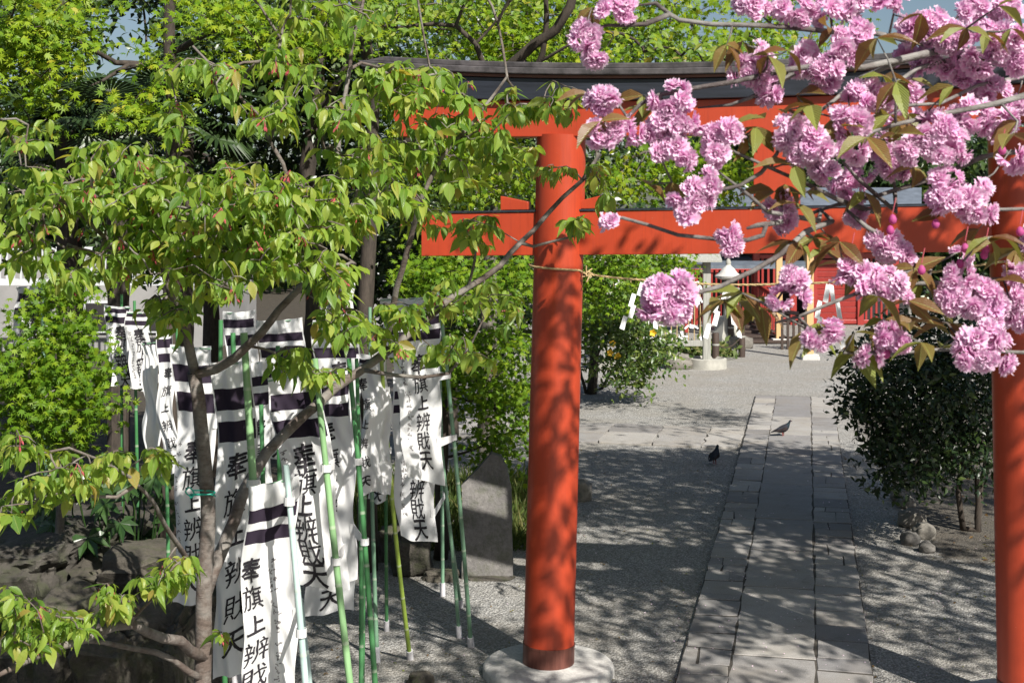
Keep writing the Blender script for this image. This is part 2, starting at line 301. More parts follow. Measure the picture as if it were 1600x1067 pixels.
# ------------------------------------------------------------------ mesh helpers
class MB:
    """collects faces; build() links them as one mesh object"""
    def __init__(s): s.v = []; s.f = []; s.mi = []; s.n = 0; s.uv = []
    def add(s, verts, faces, mi=0, uv=None):
        verts = np.asarray(verts, dtype=float).reshape(-1, 3)
        s.v.append(verts); s.uv.append(np.zeros_like(verts) if uv is None else np.asarray(uv, float))
        for f in faces: s.f.append(tuple(i + s.n for i in f)); s.mi.append(mi)
        s.n += len(verts)
    def box(s, c, size, rot=None, mi=0, taper=1.0):
        hx, hy, hz = (x / 2 for x in size)
        pts = [Vector((x * (taper if z > 0 else 1), y * (taper if z > 0 else 1), z)) for z in (-hz, hz) for x, y in ((-hx, -hy), (hx, -hy), (hx, hy), (-hx, hy))]
        if rot is not None: pts = [rot @ p for p in pts]
        s.add([p + Vector(c) for p in pts], [(3, 2, 1, 0), (4, 5, 6, 7), (0, 1, 5, 4), (1, 2, 6, 5), (2, 3, 7, 6), (3, 0, 4, 7)], mi)
    def beam(s, a, b, w, h, mi=0):
        a, b = Vector(a), Vector(b); d = (b - a); L = d.length; d.normalize()
        up = Vector((0, 0, 1)) if abs(d.z) < 0.95 else Vector((0, 1, 0))
        side = d.cross(up).normalized(); up = side.cross(d)
        rot = Matrix((side, d, up)).transposed()
        s.box((a + b) / 2, (w, L, h), rot, mi)
    def tube(s, pts, radii, sides=8, mi=0, cap=True, uvx=None):
        pts = [Vector(p) for p in pts]; n = len(pts)
        V = []; U = []; prev = None
        for i, p in enumerate(pts):
            d = (pts[min(i + 1, n - 1)] - pts[max(i - 1, 0)])
            if d.length < 1e-9: d = Vector((0, 0, 1))
            d.normalize()
            if prev is None:
                a = Vector((0, 1, 0)) if abs(d.y) < 0.9 else Vector((1, 0, 0))
                u = d.cross(a).normalized()
            else:
                u = (prev - d * prev.dot(d)).normalized()
            prev = u; v = d.cross(u)
            r = radii[i] if hasattr(radii, '__len__') else radii
            for k in range(sides):
                t = 2 * math.pi * k / sides
                V.append(p + (u * math.cos(t) + v * math.sin(t)) * r); U.append((uvx[i] if uvx is not None else 0, i / n, 0))
        Fc = [(i * sides + k, i * sides + (k + 1) % sides, (i + 1) * sides + (k + 1) % sides, (i + 1) * sides + k) for i in range(n - 1) for k in range(sides)]
        if cap: Fc += [tuple(range(sides))[::-1], tuple((n - 1) * sides + k for k in range(sides))]
        s.add(V, Fc, mi, U)
    def lathe(s, c, prof, sides=32, mi=0, jitter=0):
        V = []; n = len(prof)
        for r, z in prof:
            for k in range(sides):
                t = 2 * math.pi * k / sides
                V.append((c[0] + r * math.cos(t), c[1] + r * math.sin(t), c[2] + z))
        Fc = [(i * sides + k, i * sides + (k + 1) % sides, (i + 1) * sides + (k + 1) % sides, (i + 1) * sides + k) for i in range(n - 1) for k in range(sides)]
        Fc += [tuple(range(sides))[::-1], tuple((n - 1) * sides + k for k in range(sides))]
        s.add(V, Fc, mi)
    def prism(s, poly, vec, mi=0):
        """extrude a polygon (list of points) along vec"""
        poly = [Vector(p) for p in poly]; n = len(poly); vec = Vector(vec)
        V = poly + [p + vec for p in poly]
        s.add(V, [tuple(range(n))[::-1], tuple(range(n, 2 * n))] + [(i, (i + 1) % n, n + (i + 1) % n, n + i) for i in range(n)], mi)
    def mesh(s, name, mats, smooth=False):
        me = bpy.data.meshes.new(name)
        V = np.concatenate(s.v) if s.v else np.zeros((0, 3))
        me.from_pydata(V.tolist(), [], s.f)
        if any(u.any() for u in s.uv):
            a = me.attributes.new('luv', 'FLOAT_VECTOR', 'POINT'); a.data.foreach_set('vector', np.concatenate(s.uv).ravel())
        for m in mats: me.materials.append(m)
        if len(mats) > 1: me.polygons.foreach_set('material_index', s.mi)
        if smooth: me.polygons.foreach_set('use_smooth', [True] * len(me.polygons))
        me.update(); return me
    def build(s, name, m, parent=None, smooth=False, bevel=0, auto=None):
        mats = m if isinstance(m, (list, tuple)) else [m]
        me = s.mesh(name, mats, smooth)
        if auto is not None: me.set_sharp_from_angle(angle=R(auto))
        o = link(me, name, parent)
        if bevel:
            b = o.modifiers.new('bevel', 'BEVEL'); b.width = bevel; b.segments = 2; b.limit_method = 'ANGLE'
        return o
def link(me, name, parent=None):
    o = bpy.data.objects.new(name, me); C.objects.link(o)
    if parent is not None:
        o.parent = parent; o.location = -parent.location if parent.parent is None else Vector()
    return o
def tag(o, label=None, cat=None, group=None, kind=None):
    if label: o['label'] = label
    if cat: o['category'] = cat
    if group: o['group'] = group
    if kind: o['kind'] = kind
    return o
def thing(name, label, cat, loc, group=None):
    o = bpy.data.objects.new(name, None); C.objects.link(o); o.location = loc; o.empty_display_size = 0.1
    return tag(o, label, cat, group)
def place(me, name, parent, mx):
    o = bpy.data.objects.new(name, me); C.objects.link(o); o.parent = parent
    o.matrix_local = Matrix.Translation(-parent.location) @ mx; return o

# leaf templates: verts, faces, luv
def tpl_ovate(width=0.5, droop=0.22, fold=0.16, st=((0, 0.02), (0.12, 0.5), (0.33, 0.95), (0.55, 0.9), (0.78, 0.48), (1.0, 0.0))):
    V = []; U = []; Fc = []
    for t, wd in st:
        z = -droop * t * t
        for sgn in (-1, 0, 1):
            x = sgn * wd * width / 2; V.append((x, t, z + fold * abs(x))); U.append((sgn * wd, t, 0))
    for i in range(len(st) - 1):
        a = i * 3
        Fc += [(a, a + 1, a + 4, a + 3), (a + 1, a + 2, a + 5, a + 4)]
    return np.array(V), Fc, np.array(U)
def tpl_maple(lobes=7):
    V = [(0, 0.42, 0)]; U = [(0, 0, 0)]
    c = Vector((0, 0.30, 0)); V[0] = tuple(c)
    angs = np.linspace(-128, 128, lobes); lens = [0.34, 0.52, 0.64, 0.72, 0.64, 0.52, 0.34] if lobes == 7 else [0.40, 0.62, 0.70, 0.62, 0.40]
    out = []
    for i, (a, L) in enumerate(zip(angs, lens)):
        t = R(a)
        out.append((c.x + math.sin(t) * L, c.y + math.cos(t) * L, -0.16 * L))
        if i < lobes - 1:
            t2 = R((a + angs[i + 1]) / 2); l2 = 0.23
            out.append((c.x + math.sin(t2) * l2, c.y + math.cos(t2) * l2, 0.02))
    out.append((0, 0.05, 0))
    V += out; U += [(1, 1, 0)] * len(out); n = len(out)
    return np.array(V, float), [(0, 1 + (i + 1) % n, 1 + i) for i in range(n)], np.array(U, float)
def tpl_card():
    V = [(0, 0, 0), (-0.24, 0.4, 0.06), (0, 0.5, -0.03), (0.24, 0.4, 0.06), (0, 1, -0.14)]
    return np.array(V, float), [(0, 2, 1), (0, 3, 2), (1, 2, 4), (2, 3, 4)], np.array([(0, 0, 0), (-1, .4, 0), (0, .5, 0), (1, .4, 0), (0, 1, 0)], float)
T_CHERRY = tpl_ovate(0.52, 0.22, 0.30)
T_CHERRY2 = tpl_ovate(0.46, 0.42, 0.45)
T_CHERRY3 = tpl_ovate(0.40, 0.60, 0.75)
T_CHERRY4 = tpl_ovate(0.56, 0.05, 0.12)
T_BRONZE = tpl_ovate(0.42, 0.30, 0.5, ((0, 0.02), (0.15, 0.5), (0.4, 1.0), (0.62, 0.82), (0.84, 0.35), (1.0, 0.0)))
T_MAPLE, T_MAPLE5, T_CARD = tpl_maple(7), tpl_maple(5), tpl_card()
def tpl_mesh(T, name, m):
    me = bpy.data.meshes.new(name); me.from_pydata(T[0].tolist(), [], T[1])
    a = me.attributes.new('luv', 'FLOAT_VECTOR', 'POINT'); a.data.foreach_set('vector', T[2].ravel())
    me.materials.append(m); me.update(); return me

def frames(dirs, norms):
    """per-leaf 3x3 with y=dir, z~normal"""
    y = dirs / np.linalg.norm(dirs, axis=1, keepdims=True)
    x = np.cross(y, norms); x /= np.linalg.norm(x, axis=1, keepdims=True) + 1e-9
    z = np.cross(x, y)
    return np.stack([x, y, z], axis=2)
def scatter(name, T, m, locs, mats3, sizes, parent=None, offset=True):
    tv, tf, tu = T; n = len(locs); k = len(tv)
    V = np.einsum('nij,kj->nki', mats3, tv) * sizes[:, None, None] + locs[:, None, :]
    me = bpy.data.meshes.new(name)
    lens = np.array([len(f) for f in tf]); flat = np.concatenate([np.array(f) for f in tf])
    loops = (flat[None, :] + (np.arange(n) * k)[:, None]).ravel()
    me.vertices.add(n * k); me.vertices.foreach_set('co', V.ravel())
    me.loops.add(len(loops)); me.loops.foreach_set('vertex_index', loops.astype(np.int32))
    ls = np.tile(lens, n); st = np.concatenate([[0], np.cumsum(ls)[:-1]])
    me.polygons.add(len(ls)); me.polygons.foreach_set('loop_start', st.astype(np.int32))
    a = me.attributes.new('luv', 'FLOAT_VECTOR', 'POINT'); a.data.foreach_set('vector', np.tile(tu, (n, 1)).ravel())
    me.materials.append(m); me.update(calc_edges=True); me.validate()
    return link(me, name, parent)
def unit(v): return v / (np.linalg.norm(v, axis=-1, keepdims=True) + 1e-9)
def in_frame(locs):
    px = locs[:, 0] / locs[:, 1] * F + 800; py = 333 + (CH - locs[:, 2]) / locs[:, 1] * F
    return (px > -10) & (px < 1610) & (py > -10) & (py < 1075) & (locs[:, 1] > 0.5)
def leaves_split(parent, T, m, locs, mats3, sizes, n_obj, part='leaf', mass='foliage', meshes=None, more=None):
    """the n_obj leaves that show largest become parts of their own, the rest one mass"""
    app = np.where(in_frame(locs), sizes / np.maximum(locs[:, 1], 0.5), 0)
    order = np.argsort(-app); sel = order[:n_obj]; sel = sel[app[sel] > 0]; rest = np.setdiff1d(np.arange(len(locs)), sel)
    me = meshes or [tpl_mesh(T, part, m)]
    for j, i in enumerate(sel):
        mx = Matrix(mats3[i].tolist()).to_4x4() @ Matrix.Scale(sizes[i], 4); mx.translation = Vector(locs[i])
        place(me[j % len(me)], part, parent, mx)
    Ts = more or [T]; rest = np.random.default_rng(3).permutation(rest)
    for T_, q in zip(Ts, np.array_split(rest, len(Ts))):
        if len(q): tag(scatter(mass, T_, m, locs[q], mats3[q], sizes[q], parent), kind='stuff')

# branch skeletons
class Skeleton:
    def __init__(s, k=1.0): s.p = []; s.par = []; s.r = []; s.fixed = []; s.k = k
    def line(s, pts, r0, r1, step=0.12, wob=0.012):
        pts = [Vector(p) for p in pts]
        out = [pts[0]]
        for a, b in zip(pts[:-1], pts[1:]):
            k = max(1, int((b - a).length / step))
            out += [a.lerp(b, (i + 1) / k) for i in range(k)]
        par = -1
        if s.p:
            A = np.array(s.p); d = np.linalg.norm(A - np.array(out[0]), axis=1); j = int(d.argmin())
            if d[j] < 1.2: par = j
        n = len(out)
        for i, q in enumerate(out):
            o = noise.noise_vector(q * 3.1) * wob
            s.p.append(tuple(q + o)); s.par.append(par); s.fixed.append((r0 + (r1 - r0) * i / max(1, n - 1)) * s.k); par = len(s.p) - 1
    def grow(s, targets, step=0.16, sag=0.12):
        T = [np.array(t) for t in targets]
        A = np.array(s.p); d = [np.linalg.norm(A - t, axis=1).min() for t in T]
        for i in np.argsort(d):
            t = T[i]; A = np.array(s.p); dd = np.linalg.norm(A - t, axis=1) + 0.25 * np.maximum(0, A[:, 2] - t[2]); j = int(dd.argmin())
            a = Vector(s.p[j]); b = Vector(t); L = (b - a).length
            if L < 0.03: continue
            k = max(2, int(L / step)); par = j
            perp = noise.noise_vector(b * 5.3) * 0.16 * L
            for q in range(1, k + 1):
                u = q / k; pt = a.lerp(b, u) + perp * math.sin(math.pi * u) + Vector((0, 0, sag * L * math.sin(math.pi * u) * 0.6))
                s.p.append(tuple(pt)); s.par.append(par); s.fixed.append(0); par = len(s.p) - 1
    def build(s, mb, r_tip=0.004, power=0.42, sides=6, rmax=1):
        n = len(s.p); cnt = np.ones(n); kids = [[] for _ in range(n)]
        for i in range(n - 1, -1, -1):
            if s.par[i] >= 0: cnt[s.par[i]] += cnt[i]; kids[s.par[i]].append(i)
        rad = [max(f, 0) if f > 0 else min(rmax, r_tip * (c ** power) * 0.75) for f, c in zip(s.fixed, cnt)]
        starts = [i for i in range(n) if s.par[i] < 0]
        stack = [(None, i) for i in starts]
        while stack:
            pre, i = stack.pop(); chain = [] if pre is None else [pre]
            while True:
                chain.append(i)
                if not kids[i]: break
                ks = sorted(kids[i], key=lambda k: -rad[k] - cnt[k] * 1e-4); nxt = ks[0]
                for k in ks[1:]: stack.append((i, k))
                i = nxt
            if len(chain) < 2: continue
            rr = [rad[c] for c in chain]
            if pre is not None: rr[0] = min(rr[0], rr[1] * 1.35)
            rr[-1] *= 0.6
            big = max(rr) > 0.03
            mb.tube([s.p[c] for c in chain], rr, 12 if big else sides)

# text glyphs
_glyph = {}
def glyph(ch):
    if ch not in _glyph:
        cu = bpy.data.curves.new('g', 'FONT'); cu.body = ch; cu.offset = {'奉': 0.022, '上': 0.028, '天': 0.018}.get(ch, 0.004); cu.resolution_u = 3
        o = bpy.data.objects.new('g', cu); C.objects.link(o); bpy.context.view_layer.update()
        me = bpy.data.meshes.new_from_object(o.evaluated_get(bpy.context.evaluated_depsgraph_get()))
        bpy.data.objects.remove(o); bpy.data.curves.remove(cu)
        bm = bmesh.new(); bm.from_mesh(me); bpy.data.meshes.remove(me)
        for _ in range(3):
            lo = [e for e in bm.edges if e.calc_length() > 0.13]
            if not lo: break
            bmesh.ops.subdivide_edges(bm, edges=lo, cuts=1)
        bmesh.ops.triangulate(bm, faces=bm.faces)
        bm.verts.index_update()
        V = []
        for v in bm.verts:
            x, y = v.co.x - 0.5, v.co.y - 0.38
            nx = noise.noise(Vector((x * 5, y * 5, ord(ch) * 0.37))); ny = noise.noise(Vector((x * 5, y * 5, 9.1 + ord(ch) * 0.37)))
            y2 = y + 0.14 * x + 0.03 * ny; x2 = x * 0.96 + 0.03 * nx          # brush-like slant
            V.append((x2, y2))
        _glyph[ch] = (np.array(V), [tuple(v.index for v in f.verts) for f in bm.faces]); bm.free()
    return _glyph[ch]

# ------------------------------------------------------------------ ground, pond, path
def sstep(x): x = max(0.0, min(1.0, x)); return x * x * (3 - 2 * x)
def ground_z(X, Y):
    d = min(-2.05 - X + 0.25 * math.sin(Y * 1.3), 11.0 - Y + 0.3 * math.sin(X * 1.7), Y - 1.0, X + 9.0)
    return -0.85 * sstep(d / 0.8) + 0.012 * noise.noise(Vector((X * 0.8, Y * 0.8, 0)))
def build_ground():
    xs = sorted(set([-90, -60, -40, -28, -20, -15, -12, -10] + [-9 + 0.25 * i for i in range(53)] + [5 + 1.0 * i for i in range(16)] + [25, 35, 50, 90]))
    ys = sorted(set([-30, -15, -8, -4, -2] + [-1 + 0.25 * i for i in range(65)] + [16 + 1.0 * i for i in range(25)] + [48, 60, 80, 120, 200]))
    b = MB(); V = [(x, y, ground_z(x, y)) for y in ys for x in xs]; nx = len(xs)
    b.add(V, [(j * nx + i, j * nx + i + 1, (j + 1) * nx + i + 1, (j + 1) * nx + i) for j in range(len(ys) - 1) for i in range(nx - 1)])
    return tag(b.build('gravel_ground', M['gravel'], smooth=True), kind='structure')
ground = build_ground()
b = MB(); b.add([(-9.6, 0.4, -0.42), (-1.6, 0.4, -0.42), (-1.6, 11.6, -0.42), (-9.6, 11.6, -0.42)], [(0, 1, 2, 3)])
tag(b.build('pond_water', M['water']), kind='structure')

PD = Vector((0.2144, 0.9767, 0)); PN = Vector((0.9767, -0.2144, 0))
def PT(s, t, z=0): return PN * s + PD * t + Vector((0, 0, z))
path = thing('stone_path', None, None, PT(-0.2, 15)); tag(path, kind='structure')
prnd = random.Random(5)
def slab(poly, parent, top, name='paving_stone', chip=0.012):
    """one flagstone: polygon in plan with slightly rough edge and rounded top"""
    pts = []
    n = len(poly)
    for i in range(n):
        a, c = poly[i], poly[(i + 1) % n]; L = (c - a).length; k = max(1, int(L / 0.22))
        for q in range(k):
            p = a.lerp(c, q / k)
            pts.append(p + Vector((prnd.uniform(-chip, chip), prnd.uniform(-chip, chip), 0)))
    cen = sum(pts, Vector()) / len(pts); m = len(pts)
    inner = [p + (cen - p).normalized() * 0.006 for p in pts]
    b = MB()
    tilt = prnd.uniform(-0.002, 0.002)
    V = [(p.x, p.y, -0.05) for p in pts] + [(p.x, p.y, top - 0.005) for p in pts] + [(p.x, p.y, top + tilt * (p.x - cen.x)) for p in inner]
    Fc = [tuple(2 * m + i for i in range(m))]
    for r in (0, 1): Fc += [(r * m + i, r * m + (i + 1) % m, (r + 1) * m + (i + 1) % m, (r + 1) * m + i) for i in range(m)]
    b.add(V, Fc); return b.build(name, M['paving'], parent)
def strip(s0, s1, t0, t1, lmin, lmax, split):
    t = t0
    while t < t1:
        L = prnd.uniform(lmin, lmax) ; e = min(t + L, t1)
        sk0, sk1 = prnd.uniform(-0.03, 0.03), prnd.uniform(-0.03, 0.03)
        g = 0.011
        a = [PT(s0, t + g), PT(s1, t + g + sk0 * split), PT(s1, e - g + sk1 * split), PT(s0, e - g)]
        top = 0.039 + prnd.uniform(-0.003, 0.003)
        if split and prnd.random() < 0.42:
            f0 = prnd.uniform(0.3, 0.7); f1 = f0 + prnd.uniform(-0.05, 0.05)
            m0, m1 = a[0].lerp(a[1], f0), a[3].lerp(a[2], f1); w = PN * 0.0035
            slab([a[0], m0 - w, m1 - w, a[3]], path, top); slab([m0 + w, a[1], a[2], m1 + w], path, top + 0.002)
        else: slab(a, path, top)
        t = e
M['joint'] = simple('joint_soil', (0.060, 0.052, 0.042), 0.95, 0.35, 20, 0.4)
b = MB(); b.add([PT(-0.955, 6.95, 0.0325), PT(0.485, 6.95, 0.0325), PT(0.485, 26.05, 0.0325), PT(-0.955, 26.05, 0.0325)], [(0, 1, 2, 3)]); b.build('joint_soil', M['joint'], path)
strip(-0.948, -0.582, 7.0, 26.0, 0.20, 0.50, 1)
strip(-0.570, 0.062, 7.0, 26.0, 1.3, 2.4, 0)
strip(0.076, 0.475, 7.0, 26.0, 0.24, 0.58, 1)
cross = thing('cross_path', None, None, PT(-3, 20)); tag(cross, kind='structure')
s = -0.97
tA, tB = 20.2, 22.0
while s > -7.5:
    L = prnd.uniform(0.45, 0.95); e = s - L
    m = prnd.uniform(20.8, 21.5)
    sk = prnd.uniform(-0.12, 0.12)
    if prnd.random() < 0.6:
        slab([PT(e, tA), PT(s - 0.02, tA), PT(s - 0.02, m - 0.015), PT(e, m + sk - 0.015)], cross, 0.03, chip=0.03)
        slab([PT(e, m + sk + 0.015), PT(s - 0.02, m + 0.015), PT(s - 0.02, tB), PT(e, tB)], cross, 0.033, chip=0.03)
    else: slab([PT(e, tA), PT(s - 0.02, tA), PT(s - 0.02, tB), PT(e, tB)], cross, 0.03, chip=0.03)
    s = e

# ------------------------------------------------------------------ torii gate
TC = Vector((1.934, 9.81, 0)); TU = Vector((0.9706, -0.2409, 0)); TN = Vector((-0.2409, -0.9706, 0))
TILT = 0.015
def TP(a, d, z): return TC + TU * a + TN * d + Vector((0, 0, z + TILT * a))
torii = thing('torii_gate', 'tall vermilion wooden gate with black ridge straddling the stone path', 'gate', TP(0, 0, 0))
def swept(b, zb, zt, half, a0b, a0t, nseg=28, mi=0, backhalf=None):
    bh = half if backhalf is None else backhalf
    V = []
    for i in range(nseg + 1):
        u = i / nseg * 2 - 1
        ab, at = a0b * u, a0t * u
        V += [TP(ab, half, zb(ab)), TP(ab, -bh, zb(ab)), TP(at, -bh, zt(at)), TP(at, half, zt(at))]
    Fc = [(i * 4 + k, i * 4 + (k + 1) % 4, (i + 1) * 4 + (k + 1) % 4, (i + 1) * 4 + k) for i in range(nseg) for k in range(4)]
    Fc += [(3, 2, 1, 0), tuple(nseg * 4 + k for k in range(4))]
    b.add(V, Fc, mi)
b = MB(); swept(b, lambda a: 4.08 + .0064 * a * a, lambda a: 4.332 + .012 * a * a, 0.13, 2.86, 2.95)
b.build('lower_lintel', M['vermilion'], torii, bevel=0.006)
b = MB(); swept(b, lambda a: 4.335 + .012 * a * a, lambda a: 4.484 + .016 * a * a, 0.185, 2.98, 3.09)
b.build('ridge_beam', M['black_wood'], torii, bevel=0.006)
b = MB(); swept(b, lambda a: 4.487 + .016 * a * a, lambda a: 4.506 + .0165 * a * a, 0.20, 3.10, 3.12)
b.build('ridge_rail', M['brown_band'], torii)
b = MB(); swept(b, lambda a: 4.509 + .0165 * a * a, lambda a: 4.556 + .017 * a * a, 0.235, 3.13, 3.16)
swept(b, lambda a: 4.556 + .017 * a * a, lambda a: 4.60 + .017 * a * a, 0.20, 3.12, 2.95)
b.build('ridge_cap', M['cap_metal'], torii, bevel=0.008)
b = MB(); swept(b, lambda a: 3.207, lambda a: 3.535, 0.065, 2.70, 2.70, 8)
nuki = b.build('tie_beam', M['vermilion'], torii, bevel=0.005)
b = MB(); swept(b, lambda a: 3.537, lambda a: 3.551, 0.075, 2.71, 2.71, 8)
b.build('beam_cover', M['black_wood'], torii)
b = MB(); pts = [TP(-0.165, 0.07, 3.552), TP(0.165, 0.07, 3.552), TP(0.165, 0.07, 4.079), TP(-0.165, 0.07, 4.079)]
b.prism(pts, TN * -0.14); b.build('centre_strut', M['vermilion'], torii, bevel=0.006)
def pillar(xb, yb, xt, yt, disc):
    b = MB(); base = Vector((xb, yb, 0.09)); top = Vector((xt, yt, 4.09))
    n = 24; b.tube([base.lerp(top, i / n) for i in range(n + 1)], [0.193 - 0.006 * i / n for i in range(n + 1)], 56)
    p = b.build('pillar', M['vermilion'], torii, smooth=True, auto=50)
    b = MB(); b.tube([base, base.lerp(top, 0.0365)], [0.1965, 0.1962], 56, cap=False)
    b.tube([base.lerp(top, 0.0335), base.lerp(top, 0.0375)], [0.199, 0.199], 56, cap=True)
    b.build('copper_band', M['copper'], p, smooth=True, auto=50).location = (0, 0, 0)
    b = MB(); prof = [(0.50, -0.12), (0.50, -0.04)] + [(0.46 + 0.04 * math.cos(t), 0.045 + 0.045 * math.sin(t)) for t in np.linspace(0, math.pi / 2, 6)] + [(0.1, 0.092)]
    b.lathe((xb, yb, 0), prof, 64); b.build('base_stone', M['white_stone'], torii, smooth=True, auto=40)
    return p
pl = pillar(0.277, 10.22, 0.377, 10.21, True); pr = pillar(3.60, 9.40, 3.525, 9.41, True)
for sgn in (-1, 1):
    for side in (-1, 1):
        ac = sgn * 1.66 + side * 0.195; ao = sgn * 1.66 + side * 0.41
        b = MB(); b.prism([TP(ac, 0.055, 3.553), TP(ao, 0.055, 3.553), TP(ao, 0.055, 3.66), TP(ac, 0.055, 3.612)], TN * -0.11)
        b.build('wedge', M['vermilion'], torii, bevel=0.004)

# straw rope between the pillars with paper streamers
def rope_pts():
    pts = []
    for k in range(9):                                       # turn around the left pillar's front
        t = R(200 - k * 21); c = Vector((0.335, 10.215, 0)); r = 0.205
        pts.append(Vector((c.x + r * math.cos(t) , c.y - r * abs(math.sin(t)) if 0 <= math.degrees(t) <= 180 else c.y + r * 0.3, 3.112 - k * 0.0055)))
    kn = P(917, 428, 10.12); mid = [P(960, 434, 10.05), P(1010, 438, 9.98), P(1080, 443, 9.9), P(1150, 445, 9.82), P(1220, 444, 9.74), P(1300, 441, 9.65), P(1380, 434, 9.55), P(1460, 425, 9.45), P(1540, 413, 9.33), P(1575, 408, 9.22)]
    return pts + [kn] + mid
rp = rope_pts()
b = MB()
def smooth_pts(pts, k=6):
    out = []
    for i in range(len(pts) - 1):
        p0, p1, p2, p3 = pts[max(i - 1, 0)], pts[i], pts[i + 1], pts[min(i + 2, len(pts) - 1)]
        for q in range(k):
            t = q / k
            out.append(0.5 * ((2 * p1) + (p2 - p0) * t + (2 * p0 - 5 * p1 + 4 * p2 - p3) * t * t + (3 * p1 - p0 - 3 * p2 + p3) * t ** 3))
    return out + [pts[-1]]
sp = smooth_pts(rp, 16)
for ph in (0, 2.09, 4.19):
    q = [p + Vector((0, math.cos(i * 0.8 + ph), math.sin(i * 0.8 + ph))) * 0.0046 for i, p in enumerate(sp)]
    b.tube(q, 0.0045, 6)
rope = b.build('straw_rope', M['rope'], smooth=True)
tag(rope, 'thin twisted straw rope strung across between the two vermilion pillars', 'rope')
b = MB(); kc = P(919, 428, 10.08)
for k in range(7):
    a = Vector((math.cos(k * 0.9), 0.3 * math.sin(k * 2.1), math.sin(k * 0.9))) * 0.035
    b.tube(smooth_pts([kc - a * 0.6, kc + a.cross(Vector((0, 1, 0))) * 0.4, kc + a * (1.0 + 0.4 * (k % 3))], 4), 0.005, 5)
kn = b.build('knot', M['rope'], rope); kn.location = (0, 0, 0)
def shide(px, py, Z, h, seed, label, lean=0):
    r = random.Random(seed); o = P(px, py, Z)
    root = thing('paper_streamer', label, 'paper streamer', o, 'folded paper streamers on the straw rope')
    for strand in (-1, 1):
        b = MB(); x = strand * 0.010; z = 0; w, sh = 0.032, h / 4.4
        for k in range(4):
            xo = strand * 0.028 * k * 0.8 + (0.03 if k % 2 else 0) * strand + lean * k
            y = 0.006 * k * strand - 0.012
            dx = strand * 0.02 + lean
            p = [o + Vector((x + xo - w / 2, y, -sh * k + 0.012)), o + Vector((x + xo + w / 2, y, -sh * k)), o + Vector((x + xo + w / 2 + dx, y - 0.025 + r.uniform(-.02, .02), -sh * (k + 1) - 0.012)), o + Vector((x + xo - w / 2 + dx, y - 0.015, -sh * (k + 1)))]
            b.prism(p, (0, 0.0012, 0))
        b.build('paper_strip', M['paper'], root)
shide(1006, 443, 9.94, 0.36, 1, 'white paper streamer on the rope nearest the left red pillar', -0.01)
shide(1138, 448, 9.80, 0.40, 2, 'white paper streamer hanging from the rope in front of the white lantern', -0.012)
shide(1296, 446, 9.62, 0.50, 3, 'long white paper streamer on the rope nearest the shaded right pillar', -0.008)

# ------------------------------------------------------------------ precinct behind the gate
def box_part(name, m, parent, p0, p1, thick, bevel=0.01):
    """upright box given by two opposite corners and a depth behind them"""
    b = MB(); x0, x1 = sorted((p0.x, p1.x)); z0, z1 = sorted((p0.z, p1.z)); y = min(p0.y, p1.y)
    b.box(((x0 + x1) / 2, y + thick / 2, (z0 + z1) / 2), (x1 - x0, thick, z1 - z0)); return b.build(name, M[m], parent, bevel=bevel)
sh = thing('red_shrine', 'red timber shrine building with boarded walls and lattice behind the gate', 'shrine', P(1240, 530, 42))
Z = 42
base_z = P(0, 508, Z).z
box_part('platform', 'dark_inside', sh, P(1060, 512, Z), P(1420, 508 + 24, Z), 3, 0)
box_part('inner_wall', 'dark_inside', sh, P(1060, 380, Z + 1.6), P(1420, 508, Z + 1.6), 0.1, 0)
for x in (1085, 1182, 1240, 1272, 1345, 1400):
    box_part('column', 'red_wood', sh, P(x - 5, 350, Z), P(x + 5, 508, Z), 0.22)
for k in range(11):
    y0 = 406 + k * 9.2
    b = MB(); b.box((P(1309, 0, Z).x, Z + 0.10 + 0.012 * (k % 2), P(0, y0 + 4.6, Z).z), (P(1340, 0, Z).x - P(1277, 0, Z).x, 0.05, 0.172), Matrix.Rotation(0.12, 3, 'X'))
    b.build('wall_board', M['red_wood'], sh, bevel=0.006)
for (x0, x1, y0, y1) in ((1187, 1236, 398, 404), (1187, 1236, 412, 417), (1187, 1236, 443, 449), (1245, 1268, 425, 431), (1277, 1395, 396, 404), (1350, 1395, 440, 446), (1090, 1178, 420, 426), (1187, 1268, 496, 504), (1277, 1395, 500, 506)):
    box_part('rail', 'red_wood', sh, P(x0, y0, Z + 0.05), P(x1, y1, Z + 0.05), 0.12)
for x in range(1190, 1236, 9): box_part('lattice_bar', 'red_wood', sh, P(x, 404, Z + 0.1), P(x + 3.4, 443, Z + 0.1), 0.05, 0)
for x in range(1352, 1396, 8): box_part('lattice_bar', 'red_wood', sh, P(x, 404, Z + 0.1), P(x + 3, 500, Z + 0.1), 0.05, 0)
for x in range(1090, 1178, 7): box_part('lattice_bar', 'red_wood', sh, P(x, 426, Z + 0.1), P(x + 2.6, 506, Z + 0.1), 0.05, 0)
b = MB()
for (y, z) in ((0, 0),):
    p = [P(1040, 350, Z - 1.3), P(1440, 350, Z - 1.3), P(1440, 300, Z + 1.8), P(1040, 300, Z + 1.8)]
    b.prism(p, (0, 0, 0.14))
b.build('roof', M['roof_grey'], sh)
